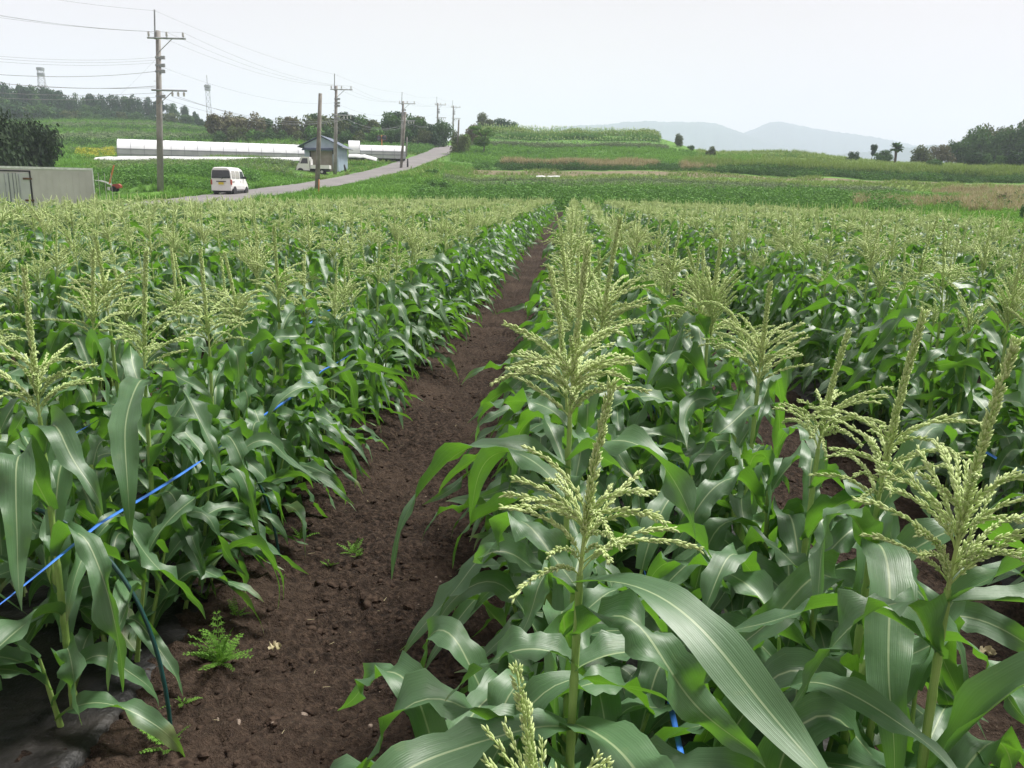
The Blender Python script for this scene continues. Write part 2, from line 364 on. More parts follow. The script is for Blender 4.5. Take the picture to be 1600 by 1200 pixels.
# ---------------------------------------------------------------- terrain: distance -> photo row, per photo column
EDGE_PX = np.array([-500, 0, 200, 340, 500, 620, 690, 800, 900, 1000, 1200, 1400, 1600, 2100.])
EDGE_D = np.array([26, 28, 30, 33, 40, 48, 52, 56, 58, 53, 41, 32, 26, 22.])
def edge_d(px): return np.interp(px, EDGE_PX, EDGE_D)
TAB = {
 0:    [(46, None), (60, 325), (70, 300), (90, 265), (150, 235), (220, 197), (260, 190), (320, 178)],
 150:  [(46, None), (56, 312), (64, 290), (80, 270), (110, 252), (150, 230), (185, 207), (220, 192), (260, 190), (320, 178)],
 250:  [(44, None), (50, 316), (56, 305), (62, 284), (80, 265), (110, 249), (140, 234), (180, 209), (220, 195), (260, 193), (320, 184)],
 340:  [(42, None), (50, 309), (56, 304), (66, 283), (85, 264), (110, 249), (150, 224), (190, 208), (240, 205), (320, 200)],
 420:  [(44, None), (54, 306), (62, 297), (72, 286), (85, 270), (112, 248), (150, 222), (190, 212), (240, 210), (320, 206)],
 500:  [(48, None), (60, 309), (76, 289), (88, 272), (100, 267), (115, 247), (150, 223), (190, 216), (240, 214), (320, 210)],
 620:  [(52, None), (60, 315), (74, 296), (86, 275), (105, 262), (120, 246), (150, 229), (172, 222), (200, 219), (320, 214)],
 690:  [(54, None), (65, 312), (80, 289), (100, 265), (120, 248), (140, 235), (155, 231), (185, 226), (320, 222)],
 740:  [(55, None), (63, 314), (68, 305), (82, 292), (92, 283), (104, 268), (116, 255), (130, 240), (150, 226), (190, 204), (240, 203), (320, 208)],
 800:  [(56, None), (61, 318), (68, 305), (80, 296), (92, 283), (98, 278), (106, 269), (113, 262), (135, 240), (150, 231), (170, 218), (190, 207), (230, 206), (320, 212)],
 1000: [(53, None), (60, 321), (70, 303), (85, 290), (95, 279), (105, 267), (112, 262), (130, 246), (150, 231), (170, 219), (185, 212), (220, 214), (320, 224)],
 1100: [(46, None), (60, 326), (74, 303), (88, 291), (97, 281), (105, 271), (112, 263), (130, 250), (150, 243), (185, 239), (320, 246)],
 1200: [(41, None), (60, 329), (78, 304), (90, 292), (98, 283), (106, 276), (113, 266), (135, 250), (170, 238), (220, 240), (320, 247)],
 1400: [(32, None), (58, 333), (80, 309), (92, 297), (99, 288), (106, 283), (113, 273), (130, 262), (150, 258), (320, 258)],
 1600: [(26, None), (55, 339), (82, 305), (92, 297), (99, 292), (106, 288), (113, 277), (130, 268), (150, 263), (320, 258)],
}
TPX = np.array(sorted(TAB)); DG = np.concatenate([np.linspace(0, 200, 401), np.linspace(202, 320, 60)])
TZ = []
for q in TPX:
    pts = [(0, 0.)] + [(D, 0. if y is None else at(q, y, D)[2]) for D, y in TAB[q]]
    TZ.append(np.interp(DG, [a for a, b in pts], [b for a, b in pts]))
TZ = np.array(TZ)
ker = np.hanning(13); ker /= ker.sum()
TZ = np.array([np.convolve(np.pad(t, 6, mode='edge'), ker, 'valid') for t in TZ])
ROADP = [(250, 321, 43), (330, 311, 50), (380, 304, 57), (440, 296, 66), (500, 288, 76), (560, 277, 88), (612, 264.5, 101), (653, 250.5, 116), (690, 236.5, 134), (697, 231.5, 144), (705, 229, 165), (715, 227.5, 190)]
RC = np.array([at(*q) for q in ROADP])
_t = np.linspace(0, len(RC) - 1, 120); RC = np.stack([np.interp(_t, np.arange(len(RC)), RC[:, i]) for i in range(3)], 1)
for _ in range(3): RC[1:-1] = (RC[:-2] + 2 * RC[1:-1] + RC[2:]) / 4
RW = 2.15
def base_z(x, y):
    D = np.hypot(x, y); px = np.where(y > .1 * D, px_of(x, y), np.where(x < 0, -500., 2100.))
    px = np.clip(px, 0, 1600); i = np.clip(np.searchsorted(TPX, px) - 1, 0, len(TPX) - 2)
    f = (px - TPX[i]) / (TPX[i + 1] - TPX[i]); f = f * f * (3 - 2 * f) * .5 + f * .5
    d = np.clip(D, 0, 319.9); j = np.clip(np.searchsorted(DG, d) - 1, 0, len(DG) - 2); g = (d - DG[j]) / (DG[j + 1] - DG[j])
    A = lambda a, b: TZ[a, b]
    z = (A(i, j) * (1 - g) + A(i, j + 1) * g) * (1 - f) + (A(i + 1, j) * (1 - g) + A(i + 1, j + 1) * g) * f
    z = z + np.minimum(0, -(D - 320)) * .03 * (D > 320)
    front = sstep(.0, .25, y / np.maximum(D, 1e-3))
    return np.maximum(z * front, -20)
def ground_z(x, y, noise=True):
    x = np.asarray(x, float); y = np.asarray(y, float); z = base_z(x, y); D = np.hypot(x, y)
    if noise:
        ed = edge_d(np.where(y > .1 * D, px_of(x, y), 2100.))
        z = z + fbm(x / 6, y / 6, 3) * .35 * sstep(3, 14, D - ed)
    sh = x.shape; X = x.ravel(); Y = y.ravel(); Z = z.ravel().copy()
    near = np.where((Y > 35) & (Y < 200) & (X > -60) & (X < 20))[0]
    if len(near):
        for c0 in range(0, len(near), 20000):
            ii = near[c0:c0 + 20000]
            d2 = (X[ii, None] - RC[None, :, 0]) ** 2 + (Y[ii, None] - RC[None, :, 1]) ** 2
            b = d2.argmin(1); d = np.sqrt(d2[np.arange(len(ii)), b]); wgt = 1 - sstep(RW + .5, RW + 4.5, d)
            Z[ii] = Z[ii] * (1 - wgt) + (RC[b, 2] - .06) * wgt
    return Z.reshape(sh)
def road_d(x, y):
    d = np.full(np.shape(x), 1e9)
    for k in range(0, len(RC), 1): d = np.minimum(d, np.hypot(x - RC[k, 0], y - RC[k, 1]))
    return d

G_GREEN = (.095, .20, .04); G_PALE = (.135, .20, .05); G_SOIL = (.035, .025, .018); G_DEEP = (.05, .11, .03); G_BROWN = (.165, .145, .095)
def zone_tint(x, y):
    D = np.hypot(x, y); px = np.where(y > .1 * D, px_of(x, y), np.where(x < 0, -500., 2100.)); C = np.empty(x.shape + (3,)); C[:] = G_GREEN
    def put(m, c): C[m] = c
    wob = fbm(x / 9, y / 9, 3)
    put(D < edge_d(px) + .6, G_SOIL)
    rt = px > 690
    put(rt & (D > edge_d(px) + .6) & (D < 62), G_GREEN)
    put(rt & (D > 91.5) & (D < 98), G_PALE)
    put(rt & (D + wob > 100) & (D + wob * 2 < 106) & (px > 700 + 25 * wob), G_BROWN)
    put(rt & (D > 113) & (D < 150), (.085, .17, .04))
    put(rt & (px > 1080) & (D > 113), (.10, .165, .05))
    lf = (px < 470) & (D > 125)
    put(lf & (np.sin(D / 6.5 + wob) > .2), (.10, .155, .055)); put(lf & (np.sin(D / 6.5 + wob) < -.5), (.055, .115, .038))
    put((px < 330) & (D > 49) & (D < 57) & (wob > .05), G_BROWN)
    return C
def build_ground():
    a1 = np.linspace(-44, 44, 420); a2 = np.linspace(44, 316, 92)[1:-1]
    ang = np.radians(np.concatenate([a1, a2])) - YAW
    Ds = np.concatenate([[.02], np.geomspace(.6, 30, 40), np.linspace(30.7, 125, 190), np.geomspace(126, 330, 90), np.geomspace(345, 3600, 24)])
    A, Dm = np.meshgrid(ang, Ds, indexing='ij')
    aw = np.abs((A + YAW + np.pi) % (2 * np.pi) - np.pi); Dm = np.minimum(Dm, 80 + 3200 * (1 - sstep(R(42), R(62), aw)) + 1e-3 * Dm)
    X = np.sin(A) * Dm; Y = np.cos(A) * Dm
    Z = ground_z(X, Y) - .03 * (Dm < edge_d(np.where(Y > .1 * Dm, px_of(X, Y), 2100.)))
    n, m = X.shape; i, j = np.meshgrid(np.arange(n), np.arange(m - 1), indexing='ij'); i2 = (i + 1) % n
    Q = np.stack([i * m + j, i * m + j + 1, i2 * m + j + 1, i2 * m + j], -1).reshape(-1, 4)
    V = np.stack([X, Y, Z], -1).reshape(-1, 3)
    me = mesh_np('ground', V, Q, None, None, [GROUND], None, True, zone_tint(X, Y).reshape(-1, 3))
    tag(link('ground', me), kind='structure')
build_ground()
def build_road():
    d = np.gradient(RC[:, :2], axis=0); d /= np.linalg.norm(d, axis=1)[:, None]; nrm = np.stack([-d[:, 1], d[:, 0]], 1)
    rng = np.random.RandomState(3); V = []
    for k, (p, q) in enumerate(zip(RC, nrm)):
        for s in (-1, -.5, 0, .5, 1):
            e = RW * s * (1 + (.035 * rng.randn() if abs(s) == 1 else 0)); V.append((p[0] + q[0] * e, p[1] + q[1] * e, p[2] + .03 * (1 - s * s) + .0))
    Q = [(k * 5 + j, k * 5 + j + 1, k * 5 + j + 6, k * 5 + j + 5) for k in range(len(RC) - 1) for j in range(4)]
    tag(link('road', mesh_np('road', V, Q, None, None, [ROAD])), kind='structure')
build_road()

# distant hills
def build_hill(name, prof, D, depth, seed):
    prof = np.array(prof, float); pxs = np.linspace(prof[0, 0], prof[-1, 0], 260); ys = np.interp(pxs, prof[:, 0], prof[:, 1])
    top = np.array([at(a, b, D) for a, b in zip(pxs, ys)]); V = []
    nr = 24
    for r_ in range(nr + 1):
        t = r_ / nr * 2 - 1                                     # -1 front foot, 0 ridge, 1 back foot
        h = (1 - abs(t)) ** .8; s = 1 + t * depth / D
        rid = fbm(pxs / 26 + seed, np.full_like(pxs, t * 2.2), 4) * .16 * (1 - abs(t)) * abs(t) * 4
        V.append(np.stack([top[:, 0] * s, top[:, 1] * s, (top[:, 2] + 14 * (t == 0) * vnoise(pxs / 3 + seed, pxs * 0) * .25) * np.clip(h * (1 + rid), 0, 1.2) - 8], 1))
    V = np.concatenate(V); n = len(pxs)
    Q = [(a * n + b, a * n + b + 1, (a + 1) * n + b + 1, (a + 1) * n + b) for a in range(nr) for b in range(n - 1)]
    tag(link(name, mesh_np(name, V, Q, None, None, [HILL])), kind='structure')
build_hill('hill', [(780, 222), (830, 208), (850, 201), (880, 193), (910, 191), (945, 190.5), (980, 186), (1010, 184.5), (1050, 186.5), (1100, 186), (1125, 190), (1140, 196), (1162, 204), (1200, 216), (1260, 236), (1330, 250)], 2600, 500, 3)
build_hill('hill', [(1040, 240), (1100, 222), (1160, 205), (1180, 197), (1200, 188), (1218, 186), (1235, 189), (1275, 197), (1320, 203.5), (1360, 209), (1395, 215), (1425, 222), (1480, 236), (1560, 250)], 3000, 420, 11)
build_hill('hill', [(1150, 246), (1230, 238), (1300, 236), (1380, 228), (1430, 223), (1460, 220.5), (1490, 220), (1530, 228), (1640, 240), (1750, 255)], 2000, 260, 23)

# ---------------------------------------------------------------- corn: geometry of leaves, stalk, tassel
def leaf_geo(rng, base, az, L, W, p0, p1, k=1.25, drift=0., twist=0., wave=.14, wn=3.2, fold=.55, nu=24, nv=6, brk=None):
    s = np.linspace(0, 1, nu + 1); ph = rng.rand(4) * 6.28
    kink = sstep(brk - .13, brk + .13, s) if brk else s ** k
    phi = p0 + (p1 - p0) * (.35 * s ** k + .65 * kink) + .34 * s * np.sin(s * 8.5 + ph[0])
    psi = az + drift * s ** 1.4 + .25 * s * np.sin(s * 7 + ph[1])
    d = np.stack([np.sin(phi) * np.cos(psi), np.sin(phi) * np.sin(psi), np.cos(phi)], 1)
    P = np.asarray(base) + np.vstack([[0, 0, 0], np.cumsum((d[:-1] + d[1:]) / 2, 0)]) * (L / nu)
    s0 = np.stack([-np.sin(psi), np.cos(psi), 0 * psi], 1)
    n0 = np.stack([-np.cos(phi) * np.cos(psi), -np.cos(phi) * np.sin(psi), np.sin(phi)], 1)
    tau = twist * s ** 1.4 + .8 * s * np.sin(s * 7.5 + ph[2])
    ct, st = np.cos(tau)[:, None], np.sin(tau)[:, None]; side = s0 * ct + n0 * st; nrm = n0 * ct - s0 * st
    wd = W * (.42 + .58 * sstep(-.05, .24, s)) * np.where(s < .38, 1, 1 - (np.clip(s - .38, 0, 1) / .62) ** 1.9); wd = np.maximum(wd, .0015)
    v = np.linspace(-1, 1, nv + 1); fo = fold * (1 - .8 * s)
    x = v[None] * wd[:, None] / 2; av = np.abs(v)
    wv = np.where(v[None] < 0, np.sin(6.283 * wn * s + ph[3])[:, None], np.sin(6.283 * wn * 1.13 * s + ph[0])[:, None])
    w2 = np.where(v[None] < 0, np.sin(6.283 * wn * 2.3 * s + ph[1])[:, None], np.sin(6.283 * wn * 2.6 * s + ph[2])[:, None]); wv = wv + .55 * w2
    A = wave * wd[:, None] * (np.sin(np.pi * np.clip(s, 0, 1)) ** .6)[:, None] * (av ** 1.7)[None] * wv
    V = P[:, None] + side[:, None] * (x * np.cos(fo)[:, None])[..., None] + nrm[:, None] * (np.abs(x) * np.sin(fo)[:, None] + A)[..., None]
    i, j = np.meshgrid(np.arange(nu), np.arange(nv), indexing='ij'); m = nv + 1
    Q = np.stack([i * m + j, (i + 1) * m + j, (i + 1) * m + j + 1, i * m + j + 1], -1).reshape(-1, 4)
    uv = np.stack(np.broadcast_arrays(s[:, None], (v[None] + 1) / 2), -1).reshape(-1, 2)
    return V.reshape(-1, 3), Q, uv
def stalk_geo(nodes, h, r0_=.0108, r1=.0056, n=9, fine=True):
    z = [-.03]; r = [r0_ * 1.15]
    full = lambda q: r0_ + (r1 - r0_) * (q / h) ** 1.3
    for a, b in zip(nodes, list(nodes[1:]) + [h]):
        if fine:
            z += [a - .012, a - .004, a + .003, a + .010]; r += [full(a) * 1.14, full(a) * 1.22, full(a) * 1.12, full(a)]
        else: z += [a]; r += [full(a) * 1.2]
        z += [(a + b) / 2]; r += [full((a + b) / 2) * 1.06]
    z += [h]; r += [r1]; z = np.array(z); r = np.array(r); o = np.argsort(z, kind='stable'); z, r = z[o], r[o]
    return tube(np.stack([0 * z, 0 * z, z], 1), r, n)
_a5 = np.linspace(0, 2 * np.pi, 5, endpoint=False)
SPK0 = (np.vstack([[0, 0, 0], np.stack([np.cos(_a5) * .42, np.sin(_a5) * .42, 0 * _a5 + .28], 1), np.stack([np.cos(_a5) * .40, np.sin(_a5) * .40, 0 * _a5 + .68], 1), [0, 0, 1]]),
        np.array([(0, 1 + (i + 1) % 5, 1 + i, 1 + i) for i in range(5)] + [(1 + i, 1 + (i + 1) % 5, 6 + (i + 1) % 5, 6 + i) for i in range(5)] + [(11, 6 + i, 6 + (i + 1) % 5, 6 + (i + 1) % 5) for i in range(5)]))
_a3 = np.linspace(0, 2 * np.pi, 3, endpoint=False)
SPK1 = (np.vstack([[0, 0, 0], np.stack([np.cos(_a3) * .5, np.sin(_a3) * .5, 0 * _a3 + .4], 1), [0, 0, 1]]),
        np.array([(0, 1 + (i + 1) % 3, 1 + i) for i in range(3)] + [(4, 1 + i, 1 + (i + 1) % 3) for i in range(3)]))
def tassel_geo(rng, h, lod, openness=1., spike_bend=0., spike_az=0., nb=None, size=1.):
    Vs, Fs, UVs, n = [], [], [], 0
    def push(V, Fq, uv):
        nonlocal n
        Vs.append(V); Fs.append(Fq + n); UVs.append(uv); n += len(V)
    nb = nb or rng.randint(19, 27); tri = lod == 1
    axis = []
    # central spike
    SL = rng.uniform(.33, .43) * size; m = 14 if lod < 2 else 7; s = np.linspace(0, 1, m)
    ph = spike_bend * s ** 1.6 + .05; az = spike_az
    d = np.stack([np.sin(ph) * np.cos(az), np.sin(ph) * np.sin(az), np.cos(ph)], 1); P = np.array([0, 0, h]) + np.vstack([[0, 0, 0], np.cumsum(d[1:], 0)]) * SL / (m - 1)
    paths = [(P, True)]
    for b in range(nb):
        hb = rng.uniform(.0, .34) * SL; p0 = np.array([np.interp(hb, s * SL, P[:, i]) for i in range(3)])
        a = b * 2.4 + rng.uniform(-.5, .5); L = rng.uniform(.145, .215) * size * (1 - .45 * hb / SL)
        s2 = np.linspace(0, 1, 9 if lod < 2 else 5)
        up = rng.uniform(.25, .8) * (.45 + .55 * openness); dn = rng.uniform(1.25, 2.05) * openness + .35 * (1 - openness)
        q = up + (dn - up) * s2 ** .8; aa = a + .25 * s2 * rng.uniform(-1, 1)
        dd = np.stack([np.sin(q) * np.cos(aa), np.sin(q) * np.sin(aa), np.cos(q)], 1)
        PB = p0 + np.vstack([[0, 0, 0], np.cumsum((dd[1:] + dd[:-1]) / 2, 0)]) * L / (len(s2) - 1)
        paths.append((PB, False))
    if lod >= 2:
        for PB, sp in paths:
            m = len(PB); rr = np.where(np.arange(m) % 2 == 0, 1.0, .72) * (.0098 if sp else .0058) * size; rr[-1] = .0008; rr[0] *= .6
            V, Fq, uv = tube(PB, rr * (1.15 if lod == 3 else 1.), 3); uv = np.stack([np.full(len(V), .5 if sp else 0.), rng.rand(len(V))], 1); push(V, Fq, uv)
        return np.concatenate(Vs), np.concatenate(Fs), np.concatenate(UVs)
    C, Dr, Ls, kind = [], [], [], []
    for PB, sp in paths:
        ls = np.concatenate([[0], np.cumsum(np.linalg.norm(np.diff(PB, axis=0), axis=1))]); LT = ls[-1]
        step = (.0055 if sp else .0062) * (1 if lod == 0 else 1.7); t0 = .22 * LT if sp else .028
        t = np.arange(t0, LT, step); per = (8 if lod == 0 else 5) if sp else (3 if lod == 0 else 2)
        t = np.repeat(t, per) + rng.uniform(-.4, .4, len(t) * per) * step; t = np.clip(t, 0, LT * .999)
        c = np.stack([np.interp(t, ls, PB[:, i]) for i in range(3)], 1); e = np.stack([np.interp(np.clip(t + .01, 0, LT), ls, PB[:, i]) for i in range(3)], 1) - np.stack([np.interp(np.clip(t - .01, 0, LT), ls, PB[:, i]) for i in range(3)], 1)
        e /= np.linalg.norm(e, axis=1)[:, None] + 1e-9; rd = rng.normal(size=e.shape); rd -= (rd * e).sum(1)[:, None] * e; rd /= np.linalg.norm(rd, axis=1)[:, None] + 1e-9
        dirn = e * 1.0 + rd * rng.uniform(.25, .75 if sp else .55, (len(t), 1)); C.append(c + rd * (.0032 if sp else .0009)); Dr.append(dirn)
        Ls.append(rng.uniform(.0095, .0150, len(t)) * (1 if lod == 0 else 1.25) * size); kind.append(np.full(len(t), .5 if sp else 0.))
        V, Fq, uv = tube(PB, np.linspace(.0042 if sp else .0016, .0012, len(PB)) * size, 4)
        if tri: Fq = np.concatenate([Fq[:, [0, 1, 2]], Fq[:, [0, 2, 3]]])
        push(V, Fq, np.stack([np.full(len(V), 1.), rng.rand(len(V))], 1))
    C, Dr, Ls, kind = map(np.concatenate, (C, Dr, Ls, kind))
    tv, tf = SPK1 if tri else SPK0
    V, Fq = orient(tv, tf, C, Dr, Ls, Ls * (.33 if lod == 0 else .40), rng)
    cr_ = np.clip(rng.normal(.55, .25, len(C)), 0, 1) * np.where(kind > .2, .6, 1)
    push(V, Fq, np.repeat(np.stack([kind, cr_], 1), len(tv), 0))
    return np.concatenate(Vs), np.concatenate(Fs), np.concatenate(UVs)
def ear_geo(rng, z, az):
    s = np.linspace(0, 1, 9); L = rng.uniform(.13, .17); q = .28 + .15 * s
    P = np.array([.012 * np.cos(az), .012 * np.sin(az), z]) + np.stack([np.sin(q) * np.cos(az) * s * L, np.sin(q) * np.sin(az) * s * L, np.cos(q) * s * L], 1)
    return tube(P, .018 * np.sin(np.pi * np.clip(s * .86 + .12, 0, 1)) ** .8 + .002, 9)
def plant_geo(seed, lod, h=.98, openness=None, az0=None, hand=(), skip=(), spike=None, nleaf=11, tas=True, lean=None, tsize=1., shoots_n=None):
    """stalk, leaves, tassel and ear of one corn plant, in the plant's own space"""
    tas_on = tas; rng = np.random.RandomState(seed)
    nu, nv = [(26, 6), (15, 4), (9, 2), (6, 2)][lod]
    if openness is None: openness = rng.uniform(.75, 1.1) if rng.rand() < .75 else rng.uniform(.2, .65)
    az0 = rng.uniform(0, 6.28) if az0 is None else az0
    if lod == 3: nleaf = 8
    zs = np.linspace(.12 * h, .965 * h, nleaf) + rng.uniform(-.015, .015, nleaf); zs[-1] = .97 * h
    leaves = []
    for i, z in enumerate(zs):
        if i in skip: continue
        t = i / (nleaf - 1)
        L = np.interp(t, [0, .3, .6, .85, 1], [.52, .65, .65, .54, .38]) * rng.uniform(.8, 1.15); W = np.interp(t, [0, .4, .8, 1], [.056, .076, .080, .062]) * rng.uniform(.9, 1.12)
        p0 = np.interp(t, [0, .6, 1], [.55, .45, .65]) + rng.uniform(-.15, .25); p1 = np.interp(t, [0, .6, 1], [2.85, 2.95, 2.7]) + rng.uniform(-.45, .3)
        az = az0 + (i % 2) * math.pi + rng.uniform(-.65, .65)
        leaves.append(leaf_geo(rng, (0, 0, z), az, L, W, p0, p1, rng.uniform(.7, 1.15), rng.uniform(-1.1, 1.1), rng.uniform(-2.0, 2.0), rng.uniform(.24, .46), rng.uniform(1.6, 3.4), rng.uniform(.2, .95), nu, nv, rng.uniform(.26, .55) if rng.rand() < .7 else None))
    for kw in hand: leaves.append(leaf_geo(rng, nu=nu, nv=nv, **kw))
    stalk = stalk_geo(zs, h, n=[9, 7, 4, 3][lod], fine=lod < 2)
    sb, sa = spike if spike else (abs(rng.normal(0, .16)) if rng.rand() < .9 else rng.uniform(.7, 1.6), rng.uniform(0, 6.28))
    tas = tassel_geo(rng, h - .005, lod, openness, sb, sa, size=tsize)
    ear = ear_geo(rng, .46 * h, az0 + .3) if lod < 2 else None
    lean = rng.normal(0, .03, 2) if lean is None else np.array(lean); shoots = []
    for q_ in range([3, 3, 2, 0][lod] if shoots_n is None else shoots_n):
        a_ = rng.uniform(0, 6.28); o_ = np.array([.07 * math.cos(a_), .07 * math.sin(a_), 0]); hs = rng.uniform(.30, .66); sg = stalk_geo([.08, .2], hs, .008, .004, [8, 6, 4][lod], False); sg = (sg[0] + o_ + np.clip(sg[0][:, 2:3], 0, 1) * np.array([math.cos(a_), math.sin(a_), 0]) * .25, sg[1], sg[2]); Ls_ = []
        for z_ in np.linspace(.10, hs, [5, 5, 4][lod]):
            b_ = o_ + np.array([math.cos(a_) * z_ * .25, math.sin(a_) * z_ * .25, z_]); Ls_.append(leaf_geo(rng, b_, rng.uniform(0, 6.28), rng.uniform(.42, .62), rng.uniform(.055, .08), rng.uniform(.35, .8), rng.uniform(2.1, 3.0), rng.uniform(.7, 1.1), rng.uniform(-.6, .6), rng.uniform(-1.5, 1.5), rng.uniform(.15, .32), rng.uniform(2.2, 4), .4, nu, nv, rng.uniform(.3, .6) if rng.rand() < .5 else None))
        shoots.append((sg, Ls_))
    def ben(V): V = V.copy(); V[:, :2] += lean * (np.clip(V[:, 2:3], 0, 2) ** 1.5); return V
    fx = lambda g: None if g is None else (ben(g[0]), g[1], g[2])
    return dict(stalk=fx(stalk), leaf=[fx(g) for g in leaves], tassel=fx(tas) if tas_on else None, ear=fx(ear), shoot=shoots)
def plant_meshes(g):
    f = lambda nm, q, m: mesh_np(nm, q[0], q[1] if q[1].shape[1] == 4 else None, q[1] if q[1].shape[1] == 3 else None, q[2], [m])
    def sh(q):
        Vs, Qs, UVs, Mi, n = [], [], [], [], 0
        for mi, (a, b, c_) in [(0, q[0])] + [(1, l_) for l_ in q[1]]: Vs.append(a); Qs.append(b + n); UVs.append(c_); Mi.append(np.full(len(b), mi)); n += len(a)
        return mesh_np('side_shoot', np.concatenate(Vs), np.concatenate(Qs), None, np.concatenate(UVs), [STALK, LEAF], np.concatenate(Mi))
    return dict(shoot=[sh(q) for q in g['shoot']], stalk=f('stalk', g['stalk'], STALK), leaf=[f('leaf', q, LEAF) for q in g['leaf']], tassel=f('tassel', g['tassel'], TASSEL) if g['tassel'] is not None else None,
                ear=f('ear', g['ear'], HUSK) if g['ear'] is not None else None)
def place_plant(ms, loc, rz, sc, label, group='corn plants near the camera', ear=True):
    t = thing('corn_plant', label, 'corn plant', loc, rz, group); t.scale = (sc, sc, sc)
    link('stalk', ms['stalk'], t)
    for q in ms['leaf']: link('leaf', q, t)
    for q in ms['shoot']: link('side_shoot', q, t)
    if ms['tassel'] is not None: link('tassel', ms['tassel'], t)
    if ear and ms['ear'] is not None: link('ear', ms['ear'], t)
    return t

# ---------------------------------------------------------------- corn: the field
rngF = np.random.RandomState(11)
CENT = [.33 + 2.1 * k for k in range(-22, 22)]
HAND = {'R1': [.74, 1.27, 1.66, 1.98, 2.28, 2.58, 2.90, 3.22], 'R2': [1.28, 1.48, 1.69, 1.9, 2.11, 2.38, 2.66, 3.11], 'L1': [2.08, 2.38, 2.67, 2.92, 3.17, 3.40, 3.62, 3.85, 4.07], 'L2': [1.62, 1.9, 2.2, 2.48, 2.75, 3.0, 3.26, 3.53]}
rows = []
for k, c_ in enumerate(CENT):
    for s_ in (-.3, .3): rows.append(c_ + s_)
plants = []                                                    # x, y, row x
for rx in rows:
    key = {.03: 'R1', .63: 'R2', -1.47: 'L1', -2.07: 'L2'}.get(round(rx, 2))
    y = .2 + rngF.rand() * .4
    ys = []
    if key: ys = list(HAND[key]); y = ys[-1] + .30
    while y < 62: ys.append(y); y += rngF.uniform(.25, .34)
    for y in ys:
        x = rx + rngF.normal(0, .045); D = math.hypot(x, y); hand = key and y in HAND[key]
        if y < .3: continue
        if D > float(edge_d(px_of(np.array(x), np.array(y)))) + rngF.normal(0, .5): continue
        a = math.degrees(math.atan2(x, y)) + 4
        if abs(a) > 37 + 110 / (D + 1.5): continue
        if not hand and rngF.rand() < .03: continue
        if not hand and D < .95: continue
        plants.append((D, x if not hand else rx + .3 * (x - rx), y, rx))
plants.sort()
inview = lambda p: abs(math.degrees(math.atan2(p[1], p[2])) + 4) < 33.5 + 9 / (p[0] + .2)
near = [p for p in plants if inview(p)][:300]; nearset = set(id(p) for p in near); rest = [p for p in plants if id(p) not in nearset]
ORD = 'first second third fourth fifth sixth seventh eighth ninth tenth eleventh twelfth'.split()
rowlist = sorted(set(p[3] for p in plants)); right = [q for q in rowlist if q > -.5]; left = [q for q in rowlist if q < -.5][::-1]
rown = {}
for i, q in enumerate(right): rown[q] = (ORD[i] if i < 12 else 'far') + ' row right of soil path'
for i, q in enumerate(left): rown[q] = (ORD[i] if i < 12 else 'far') + ' row left of soil path'
cnt = {}
LOD1 = [plant_meshes(plant_geo(200 + i, 1)) for i in range(22)]
HERO_HAND = {}
HERO_HAND[('R1', 1.27)] = dict(skip=(6, 7, 8), az0=2.6, hand=[
    dict(base=(0, 0, .965), az=R(-50), L=.58, W=.080, p0=1.05, p1=2.5, k=.9, drift=.1, twist=.25, wave=.06, wn=2, fold=.25),
    dict(base=(0, 0, .81), az=R(185), L=.26, W=.075, p0=.7, p1=2.6, k=.7, drift=.3, twist=.3, wave=.16),
    dict(base=(0, 0, .80), az=R(20), L=.36, W=.085, p0=1.0, p1=2.7, k=.7, drift=-.3, twist=-.5, wave=.16),
    dict(base=(0, 0, .695), az=R(-62), L=.52, W=.105, p0=1.0, p1=2.3, k=.8, drift=.1, twist=.1, wave=.08, fold=.35),
    dict(base=(0, 0, .685), az=R(222), L=.52, W=.10, p0=.95, p1=2.2, k=.8, drift=-.2, twist=-.15, wave=.1, fold=.3),
    dict(base=(0, 0, .60), az=R(188), L=.60, W=.08, p0=.8, p1=2.7, k=.9, drift=.4, twist=1.2, wave=.28, brk=.5)], spike=(.13, .3), openness=1., lean=(.012, 0))
HERO_HAND[('R1', 2.90)] = dict(h=1.06, tsize=1.15, spike=(.05, .5))
HERO_HAND[('R1', 2.28)] = dict(h=1.0, tsize=1.1, spike=(.2, 2.6))
HERO_HAND[('R1', 1.98)] = dict(h=1.06, tsize=1.22, lean=(0, 0), az0=2.9, skip=(7,), hand=[
    dict(base=(0, 0, .92), az=R(190), L=.66, W=.085, p0=1.0, p1=2.7, k=.6, drift=.55, twist=.6, wave=.2, wn=2.2, brk=.4),
    dict(base=(0, 0, .55), az=R(200), L=.62, W=.08, p0=.6, p1=2.6, k=.8, drift=.4, twist=-.9, wave=.26, brk=.45)], spike=(.06, .3), openness=1.)
HERO_HAND[('R1', .74)] = dict(h=.88, skip=(6, 7, 8, 9, 10), az0=1.5, spike=(.05, 3.), openness=.35, lean=(-.05, .0), tsize=.72)
HERO_HAND[('R2', 1.28)] = dict(lean=(0, 0), az0=.2, openness=.75, spike=(.16, .1), skip=(8, 7), hand=[
    dict(base=(0, 0, .955), az=R(-10), L=.42, W=.075, p0=1.25, p1=2.2, k=1., twist=.2, wave=.08),
    dict(base=(0, 0, .86), az=R(165), L=.40, W=.085, p0=.7, p1=2.5, k=.8, twist=.5, wave=.12),
    dict(base=(0, 0, .62), az=R(-60), L=.66, W=.105, p0=.9, p1=2.2, k=.8, drift=.5, twist=.5, wave=.12, fold=.3)])
